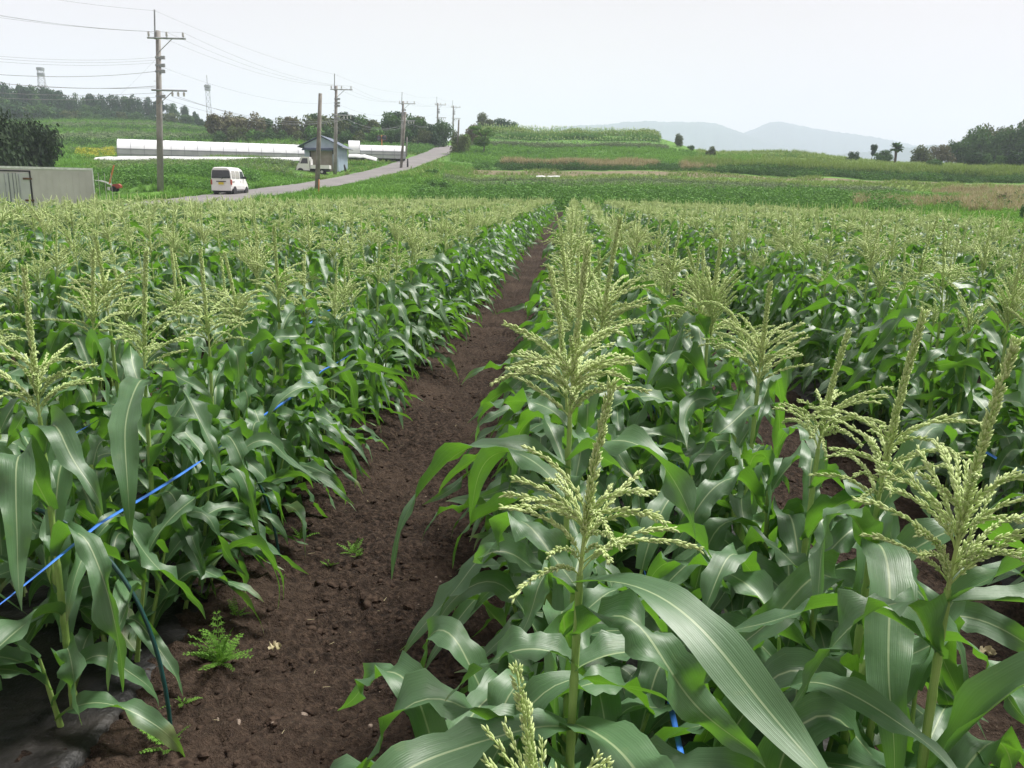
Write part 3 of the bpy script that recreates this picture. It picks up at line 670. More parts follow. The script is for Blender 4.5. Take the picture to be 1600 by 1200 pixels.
HERO_HAND[('R2', 1.69)] = dict(az0=.6, openness=1., spike=(.15, .4), hand=[
    dict(base=(0, 0, .88), az=R(-100), L=.62, W=.09, p0=.6, p1=3.0, k=.55, twist=.2, wave=.1, fold=.3)])
HERO_HAND[('L1', 1.66)] = dict(h=.78, tas=False, az0=2.6, shoots_n=1, lean=(-.06, 0))
HERO_HAND[('L1', 2.08)] = dict(shoots_n=1, az0=2.2, lean=(0, 0), spike=(.05, 2.))
LATE = dict(h=.74, tas=False)          # later plants between the flowering ones, no tassel out yet
for q_ in (('R2', 1.48), ('R2', 1.9), ('R1', 1.66), ('R1', 2.58), ('R2', 2.38), ('L1', 2.38), ('L1', 2.92), ('L1', 3.40), ('L1', 3.85), ('L2', 2.48), ('L2', 3.0)): HERO_HAND[q_] = dict(LATE)
HERO_HAND[('R2', 3.11)] = dict(openness=1., spike=(1.9, 2.4))
HERO_HAND[('L1', 2.67)] = dict(az0=-.2, openness=1., spike=(.05, 0), hand=[
    dict(base=(0, 0, .93), az=R(-70), L=.74, W=.10, p0=.6, p1=2.95, k=.5, twist=.3, wave=.10, fold=.3)])
SPECIAL = {('R1', 1.27): 'foremost whole corn plant with wide drooping top leaf right of soil path',
           ('R1', .74): 'corn plant cut by bottom edge, only tassel tip and top showing',
           ('R2', 3.11): 'corn plant whose tassel spike bends over in a tall arch',
           ('R2', 1.28): 'corn plant with upright open tassel nearest the right edge of the photo'}
DESC = ['corn plant with spread tassel', 'green corn plant with pale tassel', 'leafy corn plant with pale tassel']
for i, p in enumerate(near):
    D, x, y, rx = p; cnt[rx] = cnt.get(rx, 0) + 1; c_ = cnt[rx]
    key = {.03: 'R1', .63: 'R2', -1.47: 'L1', -2.07: 'L2'}.get(round(rx, 2)); hk = (key, y)
    if hk in SPECIAL: lab = SPECIAL[hk]
    elif hk in HERO_HAND and HERO_HAND[hk].get('tas') is False: lab = 'shorter corn plant without tassel, %s from the camera in %s' % (ORD[c_ - 1], rown[rx])
    elif c_ <= 12: lab = '%s, %s from the camera in %s' % (DESC[0], ORD[c_ - 1], rown[rx])
    else: lab = 'smaller looking corn plant, beyond the twelfth from camera in %s' % rown[rx]
    if D < 4.6 or hk in HERO_HAND:
        ms = plant_meshes(plant_geo(1000 + i, 0, **HERO_HAND.get(hk, {})))
        place_plant(ms, (x, y, 0), 0, 1. if hk in HERO_HAND else float(rngF.uniform(.90, 1.07)), lab)
    else:
        place_plant(LOD1[(i * 7) % 22], (x, y, 0), rngF.uniform(0, 6.28), float(rngF.uniform(.82, 1.10)), lab, ear=False)
# the many plants beyond those: one mass
def corn_mass(name, pts, vars_, scl, rng, mats=None):
    Vs, Qs, UVs, Ms, n = [], [], [], [], 0
    idx = rng.randint(0, len(vars_), len(pts)); rz = rng.uniform(0, 6.28, len(pts))
    for v, g in enumerate(vars_):
        ii = np.where(idx == v)[0]
        if not len(ii): continue
        for mi, qs in ((0, [g['stalk']]), (1, g['leaf'] + [l_ for q_ in g['shoot'] for l_ in q_[1]]), (2, [g['tassel']])):
            for q in qs:
                V, Fq, uv = inst(q[0], q[1], q[2], pts[ii], rz[ii], scl[ii]); Vs.append(V); Qs.append(Fq + n); UVs.append(uv); Ms.append(np.full(len(Fq), mi)); n += len(V)
    me = mesh_np(name, np.concatenate(Vs), np.concatenate(Qs), None, np.concatenate(UVs), [STALK, LEAF, TASSEL], np.concatenate(Ms))
    return link(name, me)
L2 = [plant_geo(400 + i, 2) for i in range(10)]; L3 = [plant_geo(500 + i, 3) for i in range(8)]
P2 = np.array([(p[1], p[2], 0.) for p in rest]); D2 = np.hypot(P2[:, 0], P2[:, 1])
sel = D2 < 28
def mass_two():
    a = P2[sel]; b = P2[~sel]; Vs = []
    for nm, pp, vv in (('near', a, L2), ('far', b, L3)):
        yield nm, pp, vv
Vs_, Qs_, UVs_, Ms_, n_ = [], [], [], [], 0
for nm, pp, vv in mass_two():
    idx = rngF.randint(0, len(vv), len(pp)); rz = rngF.uniform(0, 6.28, len(pp)); sc = rngF.uniform(.86, 1.1, len(pp))
    for v, g in enumerate(vv):
        ii = np.where(idx == v)[0]
        if not len(ii): continue
        for mi, qs in ((0, [g['stalk']]), (1, g['leaf'] + [l_ for q_ in g['shoot'] for l_ in q_[1]]), (2, [g['tassel']])):
            for q in qs:
                V, Fq, uv = inst(q[0], q[1], q[2], pp[ii], rz[ii], sc[ii]); Vs_.append(V); Qs_.append(Fq + n_); UVs_.append(uv); Ms_.append(np.full(len(Fq), mi)); n_ += len(V)
o = link('corn_field', mesh_np('corn_field', np.concatenate(Vs_), np.concatenate(Qs_), None, np.concatenate(UVs_), [STALK, LEAF, TASSEL], np.concatenate(Ms_)))
tag(o, 'mass of flowering corn plants filling the field beyond the nearest ones', 'corn field', kind='stuff')
print('PLANTS', len(plants), 'near', len(near), 'rest', len(rest), 'maxnear', near[-1][0])

# ---------------------------------------------------------------- soil of the path, mulch film, clods, weeds
def build_soil():
    def sheet(xs, ys, name):
        X, Y = np.meshgrid(xs, ys, indexing='ij')
        Z = .012 + fbm(X * 1.6, Y * 1.6, 3) * .075 + np.abs(fbm(X * 11, Y * 11, 3)) * .045 + fbm(X * 34, Y * 34, 2) * .010
        Z += .040 * np.abs(fbm(X * 22 + 3, Y * 22, 3)) + .05 * sstep(.35, .65, np.abs(X + .65)) * (X < .2)
        n, m = X.shape; i, j = np.meshgrid(np.arange(n - 1), np.arange(m - 1), indexing='ij')
        Q = np.stack([i * m + j, (i + 1) * m + j, (i + 1) * m + j + 1, i * m + j + 1], -1).reshape(-1, 4)
        return np.stack([X, Y, Z], -1).reshape(-1, 3), Q
    V1, Q1 = sheet(np.arange(-1.55, 2.3, .018), np.concatenate([np.arange(.3, 5, .018), np.arange(5, 13, .05), np.arange(13, 58, .4)]), 'soil')
    tag(link('soil_path', mesh_np('soil_path', V1, Q1, None, None, [SOIL])), kind='structure')
build_soil()
def soil_z(x, y): return .012 + fbm(x * 1.6, y * 1.6, 3) * .075 + np.abs(fbm(x * 11, y * 11, 3)) * .045 + .05 * sstep(.35, .65, np.abs(x + .65)) * (x < .2)
def clods():
    rng = np.random.RandomState(8); N = 6000
    x = rng.uniform(-1.35, .05, N); y = 1.3 + rng.rand(N) ** 1.7 * 8; sz = np.minimum(rng.lognormal(-5.15, .5, N), .024)
    x = np.concatenate([x, rng.uniform(.85, 1.75, 500)]); y = np.concatenate([y, rng.uniform(1, 5, 500)]); sz = np.concatenate([sz, np.minimum(rng.lognormal(-4.75, .4, 500), .028)])
    import bmesh
    bm = bmesh.new(); bmesh.ops.create_icosphere(bm, subdivisions=2, radius=1); bm.verts.ensure_lookup_table()
    V = np.array([v.co[:] for v in bm.verts]); T = np.array([[v.index for v in f_.verts] for f_ in bm.faces]); bm.free()
    V = V * (1 + .5 * fbm(V[:, 0] * 1.7 + 3, V[:, 1] * 1.7 + V[:, 2] * 2, 3))[:, None]
    scl = np.stack([sz * rng.uniform(.8, 1.3, len(x)), sz, sz * rng.uniform(.5, .85, len(x))], 1)
    A, T2, _ = inst(V, T, None, np.stack([x, y, soil_z(x, y) + sz * .25], 1), rng.uniform(0, 6.28, len(x)), scl)
    tag(link('soil_clods', mesh_np('soil_clods', A, None, T2, None, [CLOD])), 'small dark earth clods strewn over the soil path', 'clods', kind='stuff')
    N = 520; x = rng.uniform(-1.3, .0, N); y = 1.3 + rng.rand(N) ** 1.5 * 7; sz = np.minimum(rng.lognormal(-4.15, .35, N), .034); sc3 = np.stack([sz * rng.uniform(.8, 1.4, N), sz, sz * rng.uniform(.45, .75, N)], 1)
    A, T2, _ = inst(V, T, None, np.stack([x, y, soil_z(x, y) + sz * .15], 1), rng.uniform(0, 6.28, N), sc3)
    tag(link('earth_lumps', mesh_np('earth_lumps', A, None, T2, None, [CLOD], None, False)), 'larger lumps of dark earth lying on the soil path', 'earth lumps', kind='stuff')
    N = 150; x = rng.uniform(-1.35, .1, N); y = 1.3 + rng.rand(N) ** 1.5 * 8; Ls = rng.uniform(.010, .032, N)
    SV = np.array([[-.5, -.04, 0], [.5, -.03, .06], [.5, .03, .06], [-.5, .04, 0]]); A, Q2, uvs = inst(SV, np.array([[0, 1, 2, 3]]), np.full((4, 2), .6), np.stack([x, y, soil_z(x, y) + .012], 1), rng.uniform(0, 6.28, N), Ls)
    tag(link('straw_bits', mesh_np('straw_bits', A, Q2, None, uvs, [GRASS_DRY], None, False)), 'bits of pale straw and dead leaf on the soil path', 'straw', kind='stuff')
    N = 90; x = rng.uniform(-1.2, .0, N); y = 1.4 + rng.rand(N) ** 1.6 * 6; sz = rng.uniform(.003, .008, N)
    A, T2, _ = inst(V, T, None, np.stack([x, y, soil_z(x, y) + sz * .3], 1), rng.uniform(0, 6.28, N), sz)
    tag(link('pebbles', mesh_np('pebbles', A, None, T2, None, [STONE])), 'pale pebbles scattered on the soil path', 'pebbles', kind='stuff')
clods()
def mulch(xl, xr, label, y0, y1, seed):
    rng = np.random.RandomState(seed); ys = np.concatenate([np.arange(y0, 8, .035), np.arange(8, y1, .3)])
    us = np.linspace(0, 1, 36); X, Y = np.meshgrid(us, ys, indexing='ij')
    pr = .085 * np.clip(np.sin(np.pi * X), 0, 1) ** .35
    wob = vnoise(Y * 1.3 + seed, Y * 0 + 5) * .09
    Z = pr + .012 + fbm(X * 9 + seed, Y * 6, 3) * .016 + np.abs(np.sin(Y * 7 + 6 * vnoise(Y * 2, X * 3))) * .007 * (np.abs(X - .5) * 2) ** 4
    Z[0] -= .06; Z[-1] -= .06
    Xw = xl + (xr - xl) * X + wob * (np.abs(X - .5) * 2) ** 2
    n, m = X.shape; i, j = np.meshgrid(np.arange(n - 1), np.arange(m - 1), indexing='ij')
    Q = np.stack([i * m + j, (i + 1) * m + j, (i + 1) * m + j + 1, i * m + j + 1], -1).reshape(-1, 4)
    tag(link('mulch_film', mesh_np('mulch_film', np.stack([Xw, Y, Z], -1).reshape(-1, 3), Q, None, None, [MULCH])), label, 'mulch film')
mulch(-2.45, -1.26, 'black plastic mulch film on the bed left of the soil path', 1.2, 30, 1)
mulch(-.14, .86, 'black plastic mulch film under the corn right of the soil path', .2, 30, 2)
mulch(1.85, 2.95, 'black plastic mulch film on the second bed right of the soil path', 1.6, 30, 3)

def weed(px, py, size, seed, label, nf=14, mat=None, cat='weed', x=None):
    rng = np.random.RandomState(seed); size *= .78; p = at_h(px, py, .03); b = MB()
    for k_ in range(nf):
        az = k_ * 2.4 + rng.uniform(-.5, .5); L = size * rng.uniform(.35, 1.1); q0 = rng.uniform(.1, 1.05); q1 = q0 + rng.uniform(.2, .9); s = np.linspace(0, 1, 9); q = q0 + (q1 - q0) * s
        d = np.stack([np.sin(q) * np.cos(az), np.sin(q) * np.sin(az), np.cos(q)], 1); P = np.vstack([[0, 0, 0], np.cumsum(d[1:], 0)]) * L / 8
        V, Q, uv = tube(P, np.linspace(.0016, .0008, 9), 3); b.add(V, Q, None, np.stack([uv[:, 0], np.full(len(V), .4)], 1))
        for m_ in range(2, 9):
            for sd_ in (-1, 1):
                side = np.array([-math.sin(az), math.cos(az), 0]) * sd_; l = L * rng.uniform(.16, .25) * (1 - abs(m_ / 8 - .45) * .9); dd = side * .8 + d[m_] * .7; dd /= np.linalg.norm(dd); wv = np.cross(dd, d[m_]); wv = np.cross(dd, wv); wv /= np.linalg.norm(wv) + 1e-9
                hw = l * .17; p0 = P[m_]; p1 = p0 + dd * l * .5; p2 = p0 + dd * l + np.array([0, 0, -.1 * l]); b.add([p0, p1 + wv * hw, p2, p1 - wv * hw], [(0, 1, 2, 3)], None, np.full((4, 2), rng.uniform(.2, 1)))
                for t_ in (.35, .65):
                    for e_ in (-1, 1):
                        r1 = p0 + dd * l * t_; r2 = r1 + (dd * .6 + wv * e_) * l * .42; o_ = dd * hw * .5; b.add([r1 - o_, r2, r1 + o_], None, [(0, 1, 2)], np.full((3, 2), rng.uniform(.2, 1)))
    o_ = b.build('weed', mat or WEED_BRIGHT, None, (p[0], p[1], float(soil_z(p[0], p[1]))), None, True); tag(o_, label, cat, 'weeds growing on the soil path')
weed(345, 1035, .20, 1, 'largest feathery green weed clump beside the black film edge', 30)
weed(285, 1098, .085, 2, 'small feathery weed between the large clump and the green hoop foot', 9)
weed(262, 1165, .15, 3, 'feathery weed growing at the foot of the nearest green hoop', 10)
weed(370, 970, .09, 4, 'small feathery weed just behind the largest weed clump', 9)
weed(322, 950, .11, 5, 'feathery weed beside the film left of the largest clump', 9)
weed(552, 868, .10, 6, 'pale green weed tuft in the middle of the soil path', 12)
weed(518, 895, .07, 7, 'small weed sprout left of the tuft amid the soil path', 8)
weed(470, 852, .10, 8, 'weed tuft by the foot of the second green hoop', 10)
weed(560, 885, .08, 9, 'pale weed touching the front of the tuft amid the path', 9)
weed(442, 915, .06, 10, 'tiny weed at the second hoop on the path edge', 7)
def dry_leaf(px, py, az, label, L=.16):
    p = at_h(px, py, .06); rng = np.random.RandomState(int(px)); V, Q, uv = leaf_geo(rng, (0, 0, 0), az, L, .035, 1.4, 1.9, twist=1.2, wave=.3)
    tag(link('dry_leaf', mesh_np('dry_leaf', V, Q, None, uv, [GRASS_DRY]), None, p), label, 'leaf', 'dry leaves under the corn')
dry_leaf(1360, 1115, 1.2, 'tan withered leaf lying under the corn at lower right')
dry_leaf(1530, 1020, .2, 'small tan leaf scrap on dark soil at far right', .07)
dry_leaf(420, 1015, .8, 'thin tan leaf scrap on the soil beside the weed clump', .05)
def stone(px, py, r_, label):
    import bmesh
    p = at_h(px, py, .05); bm = bmesh.new(); bmesh.ops.create_icosphere(bm, subdivisions=2, radius=r_)
    for v in bm.verts: v.co *= 1 + .25 * math.sin(v.co.x * 300 + v.co.y * 170 + px); v.co.z *= .65
    me = bpy.data.meshes.new('stone'); bm.to_mesh(me); bm.free(); me.materials.append(STONE)
    tag(link('stone', me, None, (p[0], p[1], float(soil_z(p[0], p[1])) + r_ * .3)), label, 'stone', 'loose stones on the soil')
stone(342, 1112, .012, 'pale stone right of the small weed near the hoop foot')
stone(372, 1124, .013, 'cream stone on the path, right of the other pale stone')
stone(475, 1108, .012, 'grey stone in the middle of the path near the bottom')
stone(585, 1032, .010, 'light pebble stone below the drooping leaf tip on the path')

# green hoops over the left bed, blue tape on both sides
HOOPS = []
def hoop(xa, y, xb, hgt, label, lean=.0):
    t = np.linspace(0, math.pi, 40); cx, hw = (xa + xb) / 2, abs(xb - xa) / 2
    P = np.stack([cx + hw * np.sign(np.cos(t)) * np.abs(np.cos(t)) ** .8, y + lean * np.sin(t), -.12 + (hgt + .12) * np.sin(t) ** .75], 1)
    b = MB(); b.rod(P, .0062, 8); o_ = b.build('tunnel_hoop', HOOP, None, None, None, True); tag(o_, label, 'hoop', 'green tunnel hoops over the beds')
hoop(-1.14, 2.05, -2.42, .72, 'nearest dark green tunnel hoop arching over bed left of path', .08)
hoop(-1.18, 3.10, -2.42, .72, 'second dark green tunnel hoop over the bed left of path', .05)
for n_i, y in enumerate(()): hoop(-1.17, y, -2.42, .70, ['third', 'fourth', 'fifth'][n_i] + ' green tunnel hoop over the bed left of path, among leaves')
def tape(x, z, y0, y1, label, wd=.007, seed=0):
    ys = np.arange(y0, y1, .06); rng = np.random.RandomState(seed); n = len(ys)
    sag = -.02 * np.abs(np.sin(ys * 2.9)); X = x + vnoise(ys * .9 + seed, ys * 0) * .03; Z = z + sag + vnoise(ys * .6, ys * 0 + seed) * .03
    an = .6 + vnoise(ys * .8, ys * 0 + seed * 3) * 2.4; c_, s_ = np.cos(an) * wd, np.sin(an) * wd
    V = np.concatenate([np.stack([X - c_, ys, Z - s_], 1), np.stack([X + c_, ys, Z + s_], 1), np.stack([X - c_ + .0008, ys, Z - s_ + .001], 1), np.stack([X + c_ + .0008, ys, Z + s_ + .001], 1)])
    Q = []
    for i in range(n - 1): Q += [(i, i + 1, n + i + 1, n + i), (2 * n + i, 3 * n + i, 3 * n + i + 1, 2 * n + i + 1), (i, 2 * n + i, 2 * n + i + 1, i + 1), (n + i, n + i + 1, 3 * n + i + 1, 3 * n + i)]
    tag(link('plastic_tape', mesh_np('plastic_tape', V, Q, None, None, [TAPE])), label, 'tape', 'blue tapes strung along the beds')
tape(-1.35, .64, 1.2, 14, 'blue plastic tape along the path side of the left bed', seed=1)
tape(-1.95, .65, 1.2, 14, 'blue plastic tape behind the first row of the left bed', seed=2)
tape(.26, .47, 1.0, 9, 'blue plastic tape between the two rows right of the path', .006, seed=3)
tape(.50, .42, 1.0, 9, 'blue plastic tape by the second row right of the path', .006, seed=4)
tape(1.97, .46, 2.7, 3.9, 'blue plastic tape on the second bed right of the path', .007, seed=5)

# ---------------------------------------------------------------- grass, weeds and crops on the banks
def blade_clump(seed, nb=9, spread=.22, w_=.030, bend=.5):
    rng = np.random.RandomState(seed); Vs, Qs, UVs, n = [], [], [], 0
    for k_ in range(nb):
        az = rng.uniform(0, 6.28); r_ = rng.uniform(0, spread); bx, by = r_ * math.cos(az), r_ * math.sin(az); a2 = rng.uniform(0, 6.28); h_ = rng.uniform(.55, 1.05); q = rng.uniform(.1, bend)
        ww = w_ * rng.uniform(.7, 1.3); sx, sy = -math.sin(a2) * ww, math.cos(a2) * ww; rr = rng.rand()
        pts = [(0, 0), (h_ * .55 * math.sin(q), h_ * .6), (h_ * math.sin(q * 1.8), h_ * math.cos(q * .9))]
        V = []
        for t, (o_, z) in enumerate(pts):
            cx, cy = bx + o_ * math.cos(a2), by + o_ * math.sin(a2); f_ = (1, .85, .08)[t]; V += [(cx - sx * f_, cy - sy * f_, z), (cx + sx * f_, cy + sy * f_, z)]
        Vs.append(V); Qs += [(n, n + 1, n + 3, n + 2), (n + 2, n + 3, n + 5, n + 4)]; UVs += [(0, rr)] * 6; n += 6
    return np.array(Vs).reshape(-1, 3), np.array(Qs), np.array(UVs)
def bushy_clump(seed, nl=26, ls=.16):
    rng = np.random.RandomState(seed); Vs, Qs, UVs = [], [], []
    for k_ in range(nl):
        d = rng.normal(size=3); d[2] = abs(d[2]) * .9; d /= np.linalg.norm(d); c_ = d * rng.uniform(.45, 1) * np.array([.55, .55, 1.0]); c_[2] = max(c_[2], .05)
        a = np.cross(d + rng.normal(size=3) * .6, rng.normal(size=3)); a /= np.linalg.norm(a); b = np.cross(a, d + rng.normal(size=3) * .7); b /= np.linalg.norm(b) + 1e-9; l = ls * rng.uniform(.6, 1.3)
        n = len(Vs); Vs += [c_ - a * l, c_ + b * l * .5, c_ + a * l, c_ - b * l * .5]; Qs.append((n, n + 1, n + 2, n + 3)); UVs += [(0, rng.rand())] * 4
    return np.array(Vs), np.array(Qs), np.array(UVs)
CL_G = [blade_clump(i) for i in range(5)]; CL_T = [blade_clump(20 + i, 10, .16, .022, .35) for i in range(4)]
CL_B = [bushy_clump(40 + i, 38, .115) for i in range(5)]; CL_F = [bushy_clump(60 + i, 48, .085) for i in range(4)]
_c = lambda px, D: tuple(float(v) for v in xy_of(px, D))
CLEAR = [(*_c(491, 92), 3.0), (*_c(480, 88), 2.6), (*_c(505, 89), 2.6), (*_c(503, 99), 3.3), (*_c(515, 95), 2.6), (*_c(70, 46), 3.0), (*_c(176, 57), 1.2)] + [(*_c(q, 105.5), 1.0) for q in range(150, 484, 8)]
def scatter(name, label, cat, clumps, mat, px0, px1, D0, D1, N, h0, h1, seed, cond=None, wid=1.0, parent=None, tint=None):
    """stuff spread over a zone given by photo columns and distances"""
    rng = np.random.RandomState(seed); px = rng.uniform(px0, px1, N); D = np.sqrt(rng.uniform(D0 ** 2, D1 ** 2, N)); x, y = xy_of(px, D)
    keep = road_d(x, y) > RW + .25
    lowg = np.ones(len(x))
    for ex, ey, er in CLEAR: lowg = np.where(np.hypot(x - ex, y - ey) < er, .38, lowg)
    keep &= D > edge_d(px) + .9
    if cond is not None: keep &= cond(px, D, x, y)
    x, y, lowg = x[keep], y[keep], lowg[keep]; z = ground_z(x, y) - .04; hh = rng.uniform(h0, h1, len(x)) * (1 + .5 * fbm(x / 4, y / 4, 2)) * lowg; Vs, Qs, UVs, n = [], [], [], 0
    idx = rng.randint(0, len(clumps), len(x))
    for v, (V, Q, uv) in enumerate(clumps):
        ii = np.where(idx == v)[0]
        if not len(ii): continue
        s = np.stack([hh[ii] * wid, hh[ii] * wid, hh[ii]], 1); A, B, C_ = inst(V, Q, uv, np.stack([x[ii], y[ii], z[ii]], 1), rng.uniform(0, 6.28, len(ii)), s); Vs.append(A); Qs.append(B + n); UVs.append(C_); n += len(A)
    o_ = link(name, mesh_np(name, np.concatenate(Vs), np.concatenate(Qs), None, np.concatenate(UVs), [mat], None, False)); tag(o_, label, cat, kind='stuff'); return o_
nzv = lambda x, y, s: fbm(x / s + 40, y / s + 9, 3)
scatter('grass', 'bright green grass on the verge below the road', 'grass', CL_G, GRASS, 255, 735, 34, 112, 26000, .18, .42, 1, None, 1.2)
scatter('grass', 'green grass on the bank between container and road', 'grass', CL_G, GRASS, -60, 420, 47, 112, 15000, .22, .55, 2, lambda p, D, x, y: nzv(x, y, 5) > -.25, 1.2)
scatter('weeds', 'darker weeds among the grass between container and road', 'weeds', CL_B, WEED, 120, 400, 60, 82, 1500, .5, .9, 3, lambda p, D, x, y: nzv(x, y, 6) > .02, 1.1)
scatter('grass', 'pale grass around the shed and greenhouse', 'grass', CL_G, GRASS_PALE, 130, 690, 84, 150, 6000, .3, .6, 4, None, 1.3)
scatter('crop_rows', 'grey green vegetable rows in front of the long greenhouse', 'crops', CL_B, CROP, 150, 470, 84, 104, 2600, .35, .6, 5, lambda p, D, x, y: np.sin(D * 2.4) > -.2, 1.2)
scatter('weeds', 'bright low weeds between the corn and the right bank', 'weeds', CL_B, WEED_BRIGHT, 880, 1720, 24, 66, 7000, .25, .42, 6, lambda p, D, x, y: D < np.interp(p, [880, 1000, 1200, 1400, 1600], [60, 60, 61, 60, 57]), 1.4)
scatter('weeds', 'dense green weeds covering the first bank beyond the corn', 'weeds', CL_B, WEED, 640, 1480, 58, 80, 7500, .45, .95, 7, lambda p, D, x, y: (D < np.interp(p, [640, 1000, 1200, 1480], [72, 71, 79, 80])) & (nzv(x, y, 3) > -.3) & ((p < 1400) | (nzv(x, y, 6) > 0)), 1.15)
scatter('grass', 'green grass mixed into the first bank beyond the corn', 'grass', CL_G, GRASS, 640, 1720, 57, 84, 7000, .35, .7, 8, None, 1.2)
scatter('weeds', 'dark shrubby weeds dotting the first bank', 'weeds', CL_F, HEDGE, 660, 1720, 60, 80, 900, .6, 1.1, 9, lambda p, D, x, y: nzv(x, y, 5) > .18, 1.2)
scatter('reeds', 'dry beige reeds on the bank at far right', 'reeds', CL_T, GRASS_DRY, 1330, 1740, 58, 88, 7500, .45, .85, 10, lambda p, D, x, y: nzv(x, y, 7) * 420 + p > 1490, 1.1)
scatter('crop_rows', 'grey green crop strip above the first bank', 'crops', CL_B, CROP, 690, 1420, 76, 91, 6500, .35, .65, 11, lambda p, D, x, y: (D > np.interp(p, [690, 1000, 1200, 1420], [78, 76, 80, 83])) & (np.sin(D * 2.6) > -.45), 1.2)
scatter('grass', 'pale grass strip below the brown soil', 'grass', CL_G, GRASS_PALE, 690, 1720, 90, 99, 4500, .25, .5, 12, None, 1.3)
scatter('hedge', 'dense green hedge bank above the brown soil strip', 'hedge', CL_F, HEDGE, 735, 1740, 106.5, 113, 6500, .5, .95, 13, lambda p, D, x, y: (D > np.interp(p, [735, 780, 1740], [111, 107, 107])) & (nzv(x, y, 3) + (p - 770) / 90 > 0), 1.0)
scatter('weeds', 'lighter weeds along the hedge bank', 'weeds', CL_B, WEED, 735, 1740, 106.5, 114, 3200, .5, 1.0, 14, lambda p, D, x, y: nzv(x, y, 4) > .0, 1.0)
scatter('grass', 'patchy grass growing over the brown soil strip', 'grass', CL_G, GRASS_PALE, 700, 1740, 99, 107, 2600, .25, .5, 34, lambda p, D, x, y: nzv(x, y, 5) > -.05, 1.2)
scatter('reeds', 'dry tan grass topping the hedge bank', 'reeds', CL_T, GRASS_DRY, 735, 1110, 109, 116, 5200, .8, 1.35, 15, lambda p, D, x, y: (nzv(x, y, 5) > -.2 + (p > 1000) * .2) & (nzv(x, y, 3) + (p - 790) / 120 > 0), 1.0)
scatter('grass', 'light dry grass fringe behind the right hedge', 'grass', CL_T, GRASS_PALE, 1060, 1740, 111, 118, 3600, .9, 1.4, 16, None, 1.0)
scatter('grass', 'green grass on the slope below the hilltop corn', 'grass', CL_G, GRASS, 700, 1180, 113, 152, 8000, .4, .7, 17, None, 1.3)
scatter('grass', 'light green field behind the right hedge', 'grass', CL_G, GRASS_PALE, 1080, 1740, 114, 180, 7000, .4, .8, 18, None, 1.4)
scatter('weeds', 'weeds scattered on the upper slope', 'weeds', CL_B, WEED, 720, 1300, 116, 150, 1400, .5, .9, 19, lambda p, D, x, y: nzv(x, y, 7) > .12, 1.2)
scatter('grass', 'grass on the left terraced fields', 'grass', CL_G, GRASS, -40, 480, 112, 262, 12000, .5, 1.0, 20, lambda p, D, x, y: np.sin(D / 6.5 + nzv(x, y, 9)) < .3, 1.6)
scatter('crop_rows', 'pale crop rows on the left terraced fields', 'crops', CL_B, CROP, -40, 470, 112, 250, 7000, .5, .9, 21, lambda p, D, x, y: np.sin(D / 6.5 + nzv(x, y, 9)) > .35, 1.3)
scatter('weeds', 'dark weedy edges between the left terraces', 'weeds', CL_F, TREE_MID, -40, 480, 120, 255, 8000, .8, 1.5, 22, lambda p, D, x, y: np.sin(D / 6.5 + nzv(x, y, 9)) < -.72, 1.2)
scatter('flowers', 'yellow flowering plants left of the long greenhouse', 'flowers', CL_B, YELLOW_FL, 122, 178, 118, 136, 650, .5, .9, 23, None, 1.2)
scatter('grass', 'dry yellow grass between the truck and the tall pole', 'grass', CL_G, GRASS_PALE, 470, 545, 84, 98, 900, .3, .6, 24, None, 1.2)
scatter('weeds', 'weedy bank behind the short greenhouse', 'weeds', CL_B, WEED, 545, 700, 128, 160, 2600, .5, 1.0, 25, None, 1.2)
def terrace_corn():
    rng = np.random.RandomState(77); P = []
    for D_, pa, pb in ((152, 728, 1035), (156, 728, 1030), (172, 738, 1020), (176, 738, 1015), (184, 735, 1005), (189, 735, 1000), (194, 735, 990)):
        pxs = np.arange(pa, pb, .5 / D_ * 1280 * 1.2); D2_ = D_ + rng.normal(0, .25, len(pxs)); x, y = xy_of(pxs + rng.normal(0, 1, len(pxs)), D2_); P.append(np.stack([x, y, ground_z(x, y)], 1))
    P = np.concatenate(P); sc = rng.uniform(1.1, 1.5, len(P))
    o_ = corn_mass('corn_rows', P, L3, sc, rng); tag(o_, 'rows of corn on the hilltop terrace right of the road', 'corn rows', kind='stuff')
terrace_corn()
scatter('crop_rows', 'grey green crop wall along the lower edge of the hilltop corn', 'crops', CL_B, CROP, 728, 1035, 149.5, 152.5, 1500, .6, 1.0, 31, None, 1.0)
scatter('crop_rows', 'dark leafy base of the upper hilltop corn row', 'crops', CL_F, WEED, 735, 1020, 168, 171, 1300, .8, 1.2, 32, None, 1.0)
scatter('crop_rows', 'pale green top row of the hilltop corn', 'crops', CL_B, GRASS_PALE, 735, 1020, 182, 186, 1300, 1.0, 1.5, 33, None, .9)

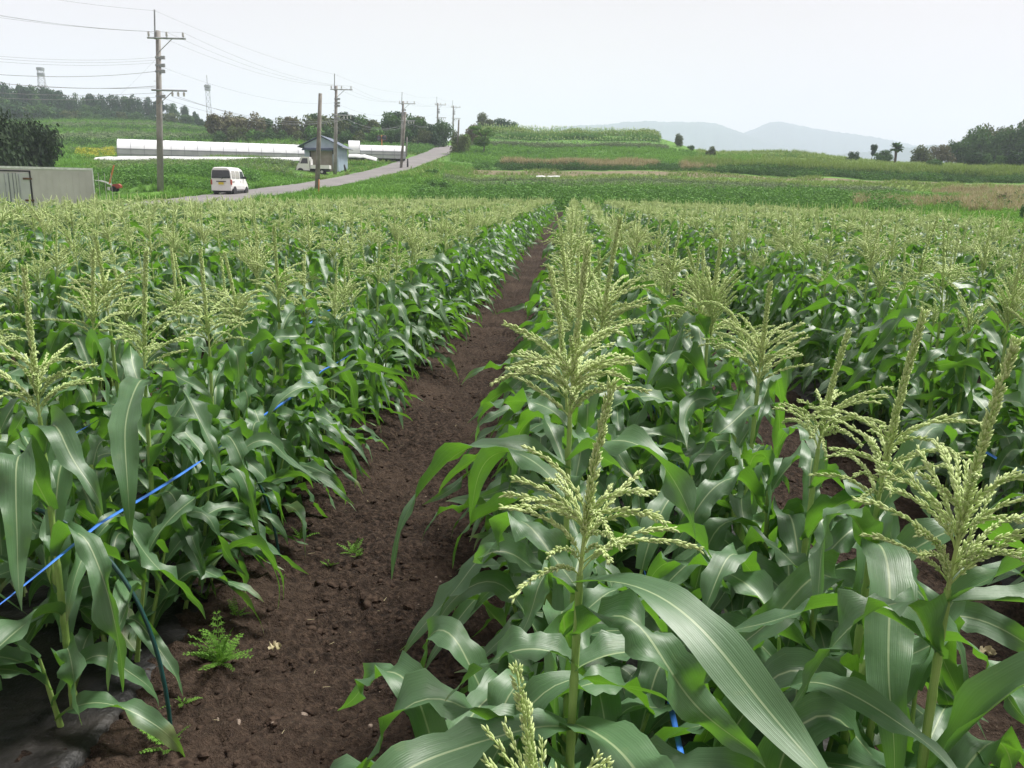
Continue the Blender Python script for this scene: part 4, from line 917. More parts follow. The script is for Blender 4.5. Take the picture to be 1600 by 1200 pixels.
# ---------------------------------------------------------------- trees and shrubs
def crown_geo(seed, blobs, n, ls, up=.3):
    rng = np.random.RandomState(seed); bl = np.array(blobs, float); vol = bl[:, 3] * bl[:, 4]; pick = rng.choice(len(bl), n, p=vol / vol.sum()); b = bl[pick]
    d = rng.normal(size=(n, 3)); d[:, 2] += up * .6; d /= np.linalg.norm(d, axis=1)[:, None]; r_ = rng.rand(n, 1) ** .28 * (1 + .12 * rng.normal(size=(n, 1)))
    c_ = b[:, :3] + d * r_ * np.stack([b[:, 3], b[:, 3], b[:, 4]], 1)
    nn = d + rng.normal(size=(n, 3)) * .55 + np.array([0, 0, up]); nn /= np.linalg.norm(nn, axis=1)[:, None]
    a = np.cross(nn, rng.normal(size=(n, 3))); a /= np.linalg.norm(a, axis=1)[:, None]; e = np.cross(nn, a); l = (ls * rng.uniform(.55, 1.35, n))[:, None]
    V = np.stack([c_ - a * l, c_ + e * l * .55 + nn * l * .12, c_ + a * l, c_ - e * l * .55 + nn * l * .12], 1).reshape(-1, 3); Q = np.arange(n * 4).reshape(-1, 4)
    br = np.repeat(np.clip(rng.normal(.5, .22, n) + .25 * (rng.rand(len(bl))[pick] - .5), 0, 1), 4)
    return V, Q, np.stack([br * 0, br], 1)
def limbs(seed, h, r_, tops):
    rng = np.random.RandomState(seed); b = MB(); zt = h * .55
    b.rod(np.array([[0, 0, -.4], [.02 * h * rng.randn(), .02 * h * rng.randn(), zt * .5], [.03 * h * rng.randn(), 0, zt]]), [r_ * 1.3, r_, r_ * .7], 7)
    for t in tops: b.rod(np.array([[0, 0, zt * rng.uniform(.45, .9)], (np.array(t) * np.array([.5, .5, .8])), t]), [r_ * .55, r_ * .4, r_ * .12], 5)
    return b
def blobset(kind, rng):
    B = []
    if kind == 'round':
        for k_ in range(9): a = rng.uniform(0, 6.28); q = rng.uniform(0, .26); B.append((q * math.cos(a), q * math.sin(a), rng.uniform(.38, .80), rng.uniform(.14, .22), rng.uniform(.12, .2)))
    elif kind == 'cedar':
        for k_ in range(9): z = .18 + k_ * .088; q = .16 * (1.05 - z) + .015; a = rng.uniform(0, 6.28); B.append((q * .45 * math.cos(a), q * .45 * math.sin(a), z, q * 1.15 + .035, .10))
    elif kind == 'shrub':
        for k_ in range(10): a = rng.uniform(0, 6.28); q = rng.uniform(0, .48); B.append((q * math.cos(a), q * math.sin(a), rng.uniform(.18, .70) * (1 - .35 * q), rng.uniform(.2, .33), rng.uniform(.16, .28)))
    elif kind == 'umbrella':
        for k_ in range(9): a = rng.uniform(0, 6.28); q = rng.uniform(.1, .55); B.append((q * math.cos(a), q * math.sin(a), rng.uniform(.68, .92), rng.uniform(.14, .26), rng.uniform(.05, .1)))
        for k_ in range(6): a = rng.uniform(0, 6.28); q = rng.uniform(0, .35); B.append((q * math.cos(a), q * math.sin(a), rng.uniform(.25, .6), .22, .16))
    return B
PROTO = {}
def tree_mesh(kind, variant, h, mat, n, ls):
    key = (kind, variant, mat.name, n)
    if key not in PROTO:
        rng = np.random.RandomState(variant * 7 + len(kind)); B = blobset(kind, rng); V, Q, uv = crown_geo(variant * 3 + 1, B, n, ls); V[:, 2] *= .97 / np.percentile(V[:, 2], 99.6); T = [(b[0], b[1], b[2]) for b in B[:5]]
        PROTO[key] = (mesh_np('crown', V, Q, None, uv, [mat], None, False), limbs(variant, 1, .022 if kind != 'shrub' else .018, T).mesh('trunk', BARK, True))
    return PROTO[key]
def tree(name, label, cat, px, y_top, D, kind, mat, variant, n=1400, ls=.055, wid=1., group=None, y_base=None, sink=0.):
    x, y = xy_of(px, D); gz = float(ground_z(np.array([x]), np.array([y]))[0]) if y_base is None else at(px, y_base, D)[2]
    top = at(px, y_top, D)[2]; h = max(top - gz, .8) / .93; cm, tm = tree_mesh(kind, variant, 1, mat, n, ls)
    t = thing(name, label, cat, (float(x), float(y), gz - sink), variant * 1.3 + px * .01, group); t.scale = (h * wid, h * wid, h)
    link('crown', cm, t); link('trunk', tm, t); return t
rT = np.random.RandomState(21)
# wooded hill, far left (two ranks)
top_pts = np.array([(-60, 128), (0, 133), (40, 136), (75, 138), (100, 146), (118, 152), (125, 147), (145, 145), (175, 152), (200, 149), (225, 150), (250, 158), (270, 161), (290, 162), (310, 172), (330, 184), (345, 195)], float)
ORDL = 'first second third fourth fifth sixth seventh eighth ninth tenth eleventh twelfth thirteenth fourteenth fifteenth sixteenth seventeenth eighteenth nineteenth twentieth'.split()
for i, px in enumerate(np.linspace(-10, 326, 20)):
    yt = np.interp(px, top_pts[:, 0], top_pts[:, 1]) + rT.uniform(-2, 5)
    tree('hill_tree', 'tall dark tree on the skyline of wooded hill, %s from left' % ORDL[i], 'tree', px, yt, 305 + rT.uniform(-6, 6), 'shrub' if i % 3 else 'round', TREE_DARK if i % 4 else TREE_MID, i % 5, 2200, .05, .62 if i % 3 else .95, 'trees on the wooded hill', y_base=188)
for i, px in enumerate(np.linspace(8, 312, 14)):
    yt = np.interp(px, top_pts[:, 0], top_pts[:, 1]) + 22 + rT.uniform(-4, 6)
    tree('hill_tree', 'lower tree in front rank of wooded hill, %s from left' % ORDL[i], 'tree', px, min(yt, 180), 275 + rT.uniform(-6, 6), 'shrub', TREE_DARK if i % 3 else TREE_MID, i % 5, 2200, .05, 1.05, 'trees on the wooded hill', y_base=198)
for i, px in enumerate(np.linspace(-5, 318, 14)):
    tree('hill_tree', 'low green tree at the bottom of wooded hill, %s from left' % ORDL[i], 'tree', px, np.interp(px, [0, 330], [164, 184]) + rT.uniform(-4, 4), 262 + rT.uniform(-4, 4), 'shrub', [TREE_MID, TREE_DARK, TREE_OLIVE][i % 3], (i + 2) % 6, 1800, .06, 1.3, 'trees on the wooded hill', y_base=197)
# bushes behind the greenhouses
mats_b = [TREE_OLIVE, TREE_BROWN, TREE_MID, TREE_OLIVE, TREE_MID, TREE_OLIVE, TREE_DARK, TREE_MID]
cn = {'tree_olive': 'olive', 'tree_brown': 'brownish', 'tree_mid': 'green', 'tree_dark': 'dark', 'tree_bright': 'bright green'}
line = [(338, 181, 1), (357, 180, 1), (376, 184, 0), (394, 181, 1), (412, 186, 2), (430, 187, 0), (450, 185, 1), (470, 183, 0), (490, 180, 2), (512, 181, 0), (534, 178, 6), (556, 182, 2), (578, 189, 0), (600, 178, 2), (616, 177, 6), (634, 181, 2), (650, 184, 0), (664, 195, 2)]
for i, (px, yt, mi) in enumerate(line):
    m_ = mats_b[mi]; tree('bush_tree', '%s bushy tree, %s from left in the thicket behind the greenhouses' % (cn[m_.name], ORDL[i]), 'tree', px, yt, 158 + (i % 3) * 5, 'shrub' if i % 2 else 'round', m_, (i * 3) % 6, 2200, .05, 1.0, 'thicket behind the greenhouses', y_base=226)
for i, px in enumerate(np.linspace(345, 655, 14)):
    m_ = [TREE_MID, TREE_OLIVE, WEED, TREE_MID][i % 4]; tree('shrub', 'low shrub at the foot of the thicket, %s from left' % ORDL[i], 'shrub', px, 203 + rT.uniform(-5, 5), 149, 'shrub', m_, i % 5, 1300, .06, 1.0, 'shrubs at the foot of the thicket', y_base=228)
tree('broadleaf_tree', 'green tree hanging over the left side of the road top', 'tree', 688, 190, 158, 'shrub', TREE_MID, 2, 2600, .045, .75, y_base=231)
tree('broadleaf_tree', 'dark bushy tree just left of the road top', 'tree', 668, 196, 150, 'shrub', TREE_DARK, 4, 2200, .05, .8, y_base=228)
tree('shrub', 'tall tan bamboo-like shrub right of the road top', 'shrub', 711, 207, 128, 'shrub', TREE_OLIVE, 3, 2600, .045, .58, y_base=243)
tree('shrub', 'yellow green shrub beside the tan one right of road', 'shrub', 722, 212, 130, 'shrub', GRASS_PALE, 1, 1800, .05, .6, y_base=242)
tree('shrub', 'russet shrub behind the small bright tree', 'shrub', 736, 196, 152, 'shrub', TREE_BROWN, 5, 2000, .05, .8, y_base=226)
tree('small_tree', 'small bright green tree on the grassy slope right of road', 'tree', 751, 200, 132, 'umbrella', TREE_BRIGHT, 2, 3200, .04, 1.15, y_base=234)
tree('umbrella_tree', 'wide flat topped tree on the hilltop beside the poles', 'tree', 748, 178, 205, 'shrub', TREE_OLIVE, 4, 3600, .045, 1.0, y_base=206)
tree('broadleaf_tree', 'dark rounded tree right of the flat topped tree', 'tree', 776, 186, 205, 'shrub', TREE_DARK, 1, 2200, .05, 1.15, y_base=206)
tree('broadleaf_tree', 'lower dark tree at the right end of the hilltop clump', 'tree', 794, 189, 206, 'shrub', TREE_MID, 3, 2200, .05, 1.15, y_base=207)
tree('shrub', 'round reddish green shrub alone on the hilltop skyline', 'shrub', 1049, 210, 168, 'shrub', TREE_OLIVE, 0, 2200, .05, .62, y_base=231)
tree('shrub', 'low shrub trailing right of the lone hilltop shrub', 'shrub', 1072, 227, 166, 'shrub', TREE_MID, 2, 1400, .06, 1.2, y_base=236)
tree('shrub', 'brownish shrub at the end of the hilltop corn slope', 'shrub', 1103, 230, 140, 'shrub', TREE_OLIVE, 4, 1800, .06, .8, y_base=250)
tree('shrub', 'dark low bush left of the leaning tree', 'shrub', 1322, 238, 150, 'shrub', TREE_DARK, 1, 2200, .055, .95, y_base=257)
tl = tree('leaning_tree', 'small wind bent tree on thin trunk left of the palm', 'tree', 1350, 226, 160, 'round', TREE_DARK, 2, 1800, .05, .62, y_base=249); tl.rotation_euler = (0, R(14), .4)
tree('shrub', 'green bush between the leaning tree and the palm', 'shrub', 1372, 236, 155, 'shrub', TREE_MID, 0, 2000, .055, 1.1, y_base=259)
tree('shrub', 'olive bush just right of the palm', 'shrub', 1430, 229, 158, 'shrub', TREE_OLIVE, 3, 2200, .055, .95, y_base=258)
tree('shrub', 'tan bush with green base near the mound', 'shrub', 1456, 228, 165, 'shrub', TREE_BROWN, 1, 2000, .055, .9, y_base=258)
tree('shrub', 'dome shaped green bush on the mound', 'shrub', 1482, 222, 170, 'shrub', TREE_MID, 5, 2200, .05, .95, y_base=256)
tree('shrub', 'dark low bush in front of the mound', 'shrub', 1445, 250, 130, 'shrub', HEDGE, 2, 2000, .06, 1.5, y_base=267)
big = [(1512, 203, TREE_MID), (1532, 201, TREE_OLIVE), (1552, 204, TREE_MID), (1570, 197, TREE_OLIVE), (1590, 188, TREE_MID), (1612, 184, TREE_OLIVE), (1640, 180, TREE_MID)]
for i, (px, yt, m_) in enumerate(big): tree('broadleaf_tree', 'big leafy tree in the wood at right edge, %s from left' % ORDL[i], 'tree', px, yt, 175 + (i % 2) * 6, 'shrub', m_, i % 6, 4200, .038, .80, 'wood at the right edge', y_base=268)
for i, px in enumerate((1506, 1528, 1550, 1574, 1598, 1622)): tree('shrub', 'dark green shrub along foot of the right wood, %s from left' % ORDL[i], 'shrub', px, 239 + (i % 3) * 3, 140, 'shrub', [TREE_DARK, TREE_MID, HEDGE][i % 3], (i + 2) % 6, 2200, .055, 1.0, 'shrubs along the right wood', y_base=270)
tree('shrub', 'dark brown thorny shrub among the dry reeds at right', 'shrub', 1560, 303, 66, 'shrub', TREE_BROWN, 2, 1600, .05, .85, y_base=327)
tree('shrub', 'dark shrub at the right edge below the reeds', 'shrub', 1604, 322, 50, 'shrub', HEDGE, 1, 1600, .06, .9, y_base=346)
tree('shrub', 'dark green bush on the bank right of the grass verge', 'shrub', 678, 281, 72, 'shrub', WEED, 3, 1800, .06, 1.1, y_base=308)
tree('shrub', 'low green bush at the upper edge of the verge', 'shrub', 672, 264, 92, 'shrub', WEED, 1, 1500, .065, 1.3, y_base=280)
# dark tree behind the container: a cluster of trunks and foliage masses
for i, (px, yt, wdt, vv) in enumerate(((-30, 178, .75, 0), (12, 187, .62, 1), (55, 191, .60, 3))):
    tree('evergreen_tree', ['dark evergreen at the left edge behind the container', 'dark evergreen in the middle behind the container', 'dark spreading evergreen behind the right end of the container door'][i], 'tree', px, yt, 66 + i * 1.5, 'shrub', TREE_BLACK, vv, 4200, .04, wdt, 'dark evergreens behind the container', y_base=292)
# palm
def palm(px, yb, yt, D, label):
    p = at(px, yb, D); h = at(px, yt, D)[2] - p[2]; t = thing('palm_tree', label, 'palm', p); b = MB(); b.rod(np.array([[0, 0, -.3], [.05, 0, h * .4], [0, .03, h * .74]]), [.26, .2, .24], 8); b.build('trunk', BARK, t, smooth=True)
    rng = np.random.RandomState(4); c_ = MB()
    for k_ in range(34):
        az = k_ * 2.4; q0 = rng.uniform(.05, 1.7); L = h * .30; s = np.linspace(0, 1, 5); q = q0 + s * .7; d = np.stack([np.sin(q) * math.cos(az), np.sin(q) * math.sin(az), np.cos(q)], 1); P = np.array([0, 0, h * .74]) + np.vstack([[0, 0, 0], np.cumsum(d[1:], 0)]) * L / 4
        sd_ = np.array([-math.sin(az), math.cos(az), 0]); wd = np.array([.03, .12, .34, .36, .05])
        V = np.concatenate([P - sd_ * wd[:, None], P + sd_ * wd[:, None] + np.array([0, 0, -.05])]); c_.add(V, [(i, i + 1, 6 + i, 5 + i) for i in range(4)], None, np.full((10, 2), rng.rand()))
    c_.build('crown', TREE_MID, t)
palm(1397, 262, 221, 152, 'palm tree with shaggy round head on the right skyline')

# ---------------------------------------------------------------- poles and wires
def pole(label, name, px_t, y_t, px_b, y_b, D, r_, mat, arms=(), pin=None, lower=None, group=None, brace=True, sinkz=.6):
    B = at(px_b, y_b, D); T = at(px_t, y_t, D); t = thing(name, label, 'utility pole' if arms else 'pole', B, 0, group); v = T - B; h = np.linalg.norm(v)
    b = MB(); b.rod(np.array([-v / h * sinkz, v * .5, v]), [r_ * 1.25, r_ * 1.1, r_ * .85], 10); b.build('shaft', mat, t, smooth=True)
    if pin: b = MB(); b.rod(np.array([v - v / h * .5 + np.array([-r_ * 1.2, -.02, 0]), v + v / h * pin + np.array([-r_ * 1.2, -.02, 0])]), .045, 6); b.build('ground_wire_pin', STEEL, t)
    pts = []
    for (f_, x0, x1, ins, up) in arms:
        c_ = v * f_; ax = np.array([math.cos(R(8)), math.sin(R(8)), 0]); cy = c_ + np.array([0, -r_ * 1.1 - .04, 0])
        b = MB(); b.rod(np.array([cy + ax * x0, cy + ax * x1]), .055, 4); am = b.build('crossarm', STEEL, t)
        if brace: b = MB(); b.rod(np.array([cy + ax * x1 * .55, c_ - v / h * .9 + np.array([0, -r_, 0])]), .025, 4); b.build('brace', STEEL, am)
        for q in ins:
            p_ = cy + ax * q; b = MB(); b.rod(np.array([p_, p_ + np.array([0, 0, .10 * up]), p_ + np.array([0, 0, .12 * up]), p_ + np.array([0, 0, .34 * up])]), [.03, .03, .075, .06], 6); b.build('insulator', CERAMIC, am)
            pts.append(B + p_ + np.array([0, 0, .36 * up]))
    if arms:
        for f_ in (.845, .80, .765, .62):
            b = MB(); c_ = v * f_; b.rod(np.array([c_ - v / h * .05, c_ + v / h * .05]), r_ * 1.25, 10); bb = b.build('pole_band', STEEL, t); b = MB(); b.box((c_[0] + r_, c_[1] - .12, c_[2] - .1), (c_[0] + r_ + .28, c_[1] - .04, c_[2] + .1)); b.build('bracket', STEEL, bb)
        for k_ in range(9):
            c_ = v * (.22 + .07 * k_); b = MB(); sg = -1 if k_ % 2 else 1; b.rod(np.array([c_, c_ + np.array([sg * (r_ + .16), -.02, 0])]), .012, 4); b.build('step_bolt', STEEL, t)
    return B, v, h, pts
def utility(label, px_t, y_t, px_b, y_b, D, s=1., pin_px=0):
    return pole(label, 'utility_pole', px_t, y_t, px_b, y_b, D, .165 * s, POLE_C, ((.955, -.55, 1.75, (-.45, .62, 1.6), 1), (.655, -.35, 1.8, (.9, 1.25, 1.6), -1)), 1.2, group='utility poles along the road')
pA = utility('tallest grey utility pole with two crossarms left of the white van', 247, 48, 251, 312, 58)
pC = utility('utility pole with crossarms rising in front of the blue shed', 525.5, 134, 523.5, 266, 93)
pD = utility('utility pole with crossarm beside the road past the shed', 630, 158, 627, 247, 122)
pE = utility('distant utility pole standing behind the tree at road top', 684, 161, 683.5, 226, 178)
pF = utility('farthest utility pole, right of the road top tree', 708.5, 165, 707.5, 222, 206)
pole('bare wooden pole without crossarms in front of the blue shed', 'wooden_pole', 500.5, 146, 495, 312, 63, .145, POLE)
pole('leaning bare wooden pole crossing the road edge beside the utility pole', 'wooden_pole', 633.5, 175, 626, 270, 103, .14, POLE)
pole('short thin bare pole by the tan shrub right of road', 'wooden_pole', 717, 187, 714.5, 242, 128, .13, POLE)
pole('thin pale post on the far roadside beyond the leaning pole', 'post', 636, 214, 635.5, 238, 120, .07, POLE_C)
pole('short black post on the near roadside', 'post', 637, 248, 637, 267, 104, .10, DARK)
pole('dark stub post at the corner of the blue shed', 'post', 538, 257, 540, 268, 97, .10, DARK)
pole('slender post with orange streak at the foot of the bare wooden pole', 'post', 498.5, 280, 497.5, 311, 61, .035, ORANGE)
def wire(a, b, sag, r_, label):
    t = np.linspace(0, 1, 30); P = a[None] * (1 - t)[:, None] + b[None] * t[:, None]; P[:, 2] -= sag * 4 * t * (1 - t)
    m_ = MB(); m_.rod(P, r_ * .58, 4, False); tag(m_.build('power_line', WIRE, None, None, None, True), label, 'wire', 'overhead wires')
def topof(p): return p[0] + p[1] + p[1] / p[2] * 1.15 + np.array([-.2, 0, 0])
def along(p, f_, dx=0): return p[0] + p[1] * f_ + np.array([dx, -.2, 0])
HV = ['left', 'middle', 'right']
# spans off to the left from the tallest pole: (fraction up pole or insulator, photo row where it leaves the frame at x=0, sag, radius)
wire(topof(pA), at(-200, -58, 52), .3, .010, 'thin ground wire from the tallest pole top toward upper left')
for i, y0 in enumerate((-18, -13, -6)): wire(pA[3][i], at(-200, y0, 50), .35, .011, '%s high wire from top crossarm of tallest pole to left edge' % HV[i])
for i, (f_, y0) in enumerate(((.845, 62), (.83, 66), (.815, 71))): wire(along(pA, f_), at(-200, y0, 50), .45, .010, '%s of three faint wires from tallest pole to left edge' % ['top', 'middle', 'lowest'][i])
for i, (f_, y0, sg, rr) in enumerate(((.765, 94, .5, .022), (.68, 100, .5, .024), (.67, 106, .35, .016))): wire(along(pA, f_), at(-200, y0, 50), sg, rr, '%s dark cable sagging from tallest pole to left edge' % ['upper', 'middle', 'lower'][i])
for i, (f_, y0) in enumerate(((.64, 127), (.615, 136))): wire(along(pA, f_), at(-200, y0, 52), .35, .016, '%s cable at lowest level from tallest pole to left edge' % ['first', 'second'][i])
g1 = at(120, 200, 90); wire(along(pA, .84), g1, .3, .008, 'faint wire slanting down from tallest pole to the left woods')
names = [(pA, pC, 'from tallest pole to the shed pole'), (pC, pD, 'from the shed pole to the roadside pole'), (pD, pE, 'from the roadside pole to the pole behind tree'), (pE, pF, 'between the two farthest poles')]
for a, b, nm in names:
    wire(topof(a), topof(b), .4, .010, 'topmost thin ground wire ' + nm)
    for i in range(3): wire(a[3][i], b[3][i], .7, .011, HV[i] + ' high wire ' + nm)
    wire(along(a, .80), along(b, .80), .8, .010, 'faint middle wire ' + nm)
    for i in range(2): wire(a[3][3 + i], b[3][3 + i], .8 + .2 * i, .018, ['upper', 'lower'][i] + ' thick cable ' + nm)
    wire(along(a, .62), along(b, .60), 1.0, .013, 'lowest cable ' + nm)

# lattice towers behind the wooded hill
def tower(px, y_t, y_b, D, wpx, label, mast, drum):
    B = at(px, y_b, D); h = at(px, y_t, D)[2] - B[2]; w_ = wpx / 1280 * D / 2; t = thing('lattice_tower', label, 'tower', B, .4); b = MB(); nl = 6
    for sx, sy in ((1, 1), (1, -1), (-1, -1), (-1, 1)): b.rod(np.array([[sx * w_ * 1.25, sy * w_ * 1.25, -4], [sx * w_ * .8, sy * w_ * .8, h]]), .085, 4)
    for k_ in range(nl):
        z0, z1 = h * k_ / nl, h * (k_ + 1) / nl; f0_, f1_ = w_ * (1.25 - .45 * k_ / nl), w_ * (1.25 - .45 * (k_ + 1) / nl); cs = [(1, 1), (1, -1), (-1, -1), (-1, 1)]
        for q in range(4):
            (a, c_), (e, g) = cs[q], cs[(q + 1) % 4]; b.rod(np.array([[a * f0_, c_ * f0_, z0], [e * f1_, g * f1_, z1]]), .04, 3); b.rod(np.array([[e * f0_, g * f0_, z0], [a * f1_, c_ * f1_, z1]]), .04, 3); b.rod(np.array([[a * f1_, c_ * f1_, z1], [e * f1_, g * f1_, z1]]), .04, 3)
    b.build('frame', STEEL, t)
    for zf, ww in drum:
        b = MB(); b.rod(np.array([[0, 0, h * zf - .5], [0, 0, h * zf + .5]]), w_ * ww, 14); b.build('platform', STEEL, t)
    if mast: b = MB(); b.rod(np.array([[0, 0, h], [0, 0, h + mast]]), .14, 5); b.build('mast', STEEL, t)
tower(67.5, 108, 150, 420, 8, 'pale lattice tower with platforms above the woods at far left', 0, ((1.0, 1.2), (.80, 1.15)))
tower(328, 132, 196, 420, 6, 'slender lattice tower with drum and mast right of the wooded hill', 4, ((.95, 1.5), (.88, 1.35)))

# ---------------------------------------------------------------- greenhouses, shed, container
def tunnel(label, pxa, pxb, y_b, D, hgt, depth, split=.52, group='white vinyl greenhouses', skew=0):
    a = at(pxa, y_b, D); b_ = at(pxb, y_b, D + skew); L = np.linalg.norm((b_ - a)[:2]); rz = math.atan2(b_[1] - a[1], b_[0] - a[0]); t = thing('greenhouse', label, 'greenhouse', (a[0], a[1], min(a[2], b_[2]) - .05), rz, group)
    th = np.linspace(0, math.pi, 25); prof = [(depth / 2 - depth / 2 * math.copysign(abs(math.cos(q)) ** .8, math.cos(q)), hgt * math.sin(q) ** .62) for q in th]
    zc = hgt * split; up = [p for p in prof if p[1] >= zc]; lo = [p for p in prof if p[1] < zc]
    xs = np.linspace(0, L, int(L / .5) + 2)
    def skin(pp, nm, mat):
        n = len(pp); V = [(x, p[0], p[1] + .018 * math.sin(x * 6.28 / 1.0)) for x in xs for p in pp]; Q = [(i * n + j, i * n + j + 1, (i + 1) * n + j + 1, (i + 1) * n + j) for i in range(len(xs) - 1) for j in range(n - 1)]
        return link(nm, mesh_np(nm, V, Q, None, None, [mat]), t)
    fr = [p for p in lo if p[0] < depth / 2] + [up[0]]; bk = [up[-1]] + [p for p in lo if p[0] > depth / 2]
    skin(up, 'roof_film', VINYL); skin(fr, 'side_curtain', VINYL_GREY); skin(bk, 'side_curtain', VINYL_GREY)
    b = MB()
    for z in (zc, zc * .55): yq = np.interp(z, [p[1] for p in fr], [p[0] for p in fr]); b.rod(np.array([[0, yq - .03, z], [L, yq - .03, z]]), .035, 4)
    b.build('roll_up_pipe', VINYL_LINE, t)
    for xe in (0., L):
        n = len(prof); V = [(xe, p[0], p[1]) for p in prof] + [(xe, depth / 2, 0)]; link('end_wall', mesh_np('end_wall', V, None, [(i, i + 1, n) for i in range(n - 1)], None, [VINYL], None, False), t)
    b = MB()
    for x in xs[::3]: b.rod(np.array([[x, p[0] - .0, p[1] + .02] for p in prof]), .02, 3, False)
    b.build('hoops', VINYL_LINE, t)
tunnel('long white vinyl greenhouse behind the van', 184, 492, 249.5, 111, 2.55, 5.2)
tunnel('short tall white greenhouse just right of the blue shed', 545, 563, 246, 113, 2.3, 5, .15)
tunnel('low white greenhouse reaching toward the roadside pole', 563, 634, 246, 114, 1.75, 4.5, .5)
def film(label, pts, D, wdt, hgt):
    P = np.array([at(a, b, D) for a, b in pts]); t_ = np.linspace(0, len(P) - 1, 60); P = np.stack([np.interp(t_, np.arange(len(P)), P[:, i]) for i in range(3)], 1); P[:, 2] += vnoise(t_ * 4, t_ * 0) * .06
    b = MB(); V = []
    for q in P:
        for a in np.linspace(0, math.pi, 7): V.append((q[0], q[1] - math.cos(a) * wdt / 2, q[2] - .05 + math.sin(a) * hgt))
    b.add(V, [(i * 7 + j, i * 7 + j + 1, i * 7 + j + 8, i * 7 + j + 7) for i in range(59) for j in range(6)]); tag(b.build('plastic_film', WHITE_FILM, None, None, None, True), label, 'plastic film', 'white film tunnels')
film('long low white plastic tunnel along the front of the long greenhouse', [(151, 251), (190, 249.5), (300, 250), (480, 251)], 105.5, 1.2, .42)
film('short sloping white plastic tunnel right of the blue shed', [(546, 245), (570, 246), (590, 251.5)], 107, 1.2, .40)
for i, (pa, pb, y, D) in enumerate(((928, 1000, 303.5, 71), (1060, 1085, 304.5, 72), (1383, 1400, 307, 77), (838, 875, 276, 97.5))):
    film(['white film strip lying along the top of the first bank', 'short white film scrap right of the long film strip', 'white film scrap beside the dry reeds', 'small white film strip near the brown soil'][i], [(pa, y), ((pa + pb) / 2, y + .3), (pb, y)], D, .7, .16)

def shed():
    x0, y0 = at(500, 268, 97)[:2]; B = at(503, 269, 97); t = thing('shed', 'pale blue sheet metal shed with gabled slate roof beside the road', 'shed', B, R(4)); W, Dp, E, Rg = 3.75, 5.2, 2.95, 3.85; hw = W / 2
    b = MB(); wt = .06
    ol = [(-hw, 0), (-hw, E), (0, Rg - .05), (hw, E), (hw, 0)]                     # gable outline x,z
    b.box((-hw, 0, -.2), (-hw + wt, Dp, E)); b.box((hw - wt, 0, -.2), (hw, Dp, E)); b.prism([(-hw + wt, -.2), (-hw + wt, E), (0, Rg - .05), (hw - wt, E), (hw - wt, -.2)], Dp - wt, Dp, 1)
    b.prism([(-hw + wt, 2.30), (-hw + wt, E), (0, Rg - .05), (hw - wt, E), (hw - wt, 2.30)], 0, wt, 1); b.box((-hw + wt, 0, -.2), (-hw + .62, wt, 2.30)); b.box((hw - .62, 0, -.2), (hw - wt, wt, 2.30)); 
    for k_ in range(24):
        yy = .1 + k_ * .21; b.rod(np.array([[hw + .004, yy, -.1], [hw + .004, yy, E - .05]]), .016, 4)
    b.build('wall', BLUE_WALL, t)
    b = MB(); b.box((-hw + .62, .28, -.15), (hw - .62, .34, 2.28))
    for k_ in range(9): xx = -hw + .8 + k_ * .27; b.box((xx, .262, -.1), (xx + .05, .278, 2.25))
    b.build('shutter_door', BEIGE, t)
    b = MB(); b.box((-hw + .58, -.02, 0), (-hw + .66, .26, 2.26)); b.build('door_jamb', DARK, t)
    b = MB()
    for s in (-1, 1):
        p0 = np.array([0, Rg + .04]); p1 = np.array([s * (hw + .55), E - .24]); nn = np.array([s * .16, .30]) / .34 * .07
        pts = [p0, p1, p1 + nn * [1, 1], p0 + np.array([0, .08])]
        if s < 0: pts = pts[::-1]
        b.prism([tuple(q) for q in pts], -.45, Dp + .35, 1)
    b.build('roof', BLUE_ROOF, t)
    b = MB(); b.prism([(-.62, 2.30), (-.66, 2.36), (-.005, 2.60), (-.005, 2.52)], -hw - .15, hw - .35, 0); b.build('awning', BLUE_ROOF, t)
    b = MB(); b.box((hw - .62, -.03, 1.95), (hw - .2, -.005, 2.35)); b.build('wall_vent', DARK, t)
    b = MB(); b.rod(np.array([[-hw - .58, -.5, E - .27], [-hw - .58, Dp + .3, E - .27]]), .07, 6); b.build('gutter', STEEL, t)
    b = MB(); b.rod(np.array([[hw + .58, -.5, E - .27], [hw + .58, Dp + .3, E - .27]]), .07, 6); b.build('gutter', STEEL, t)
shed()
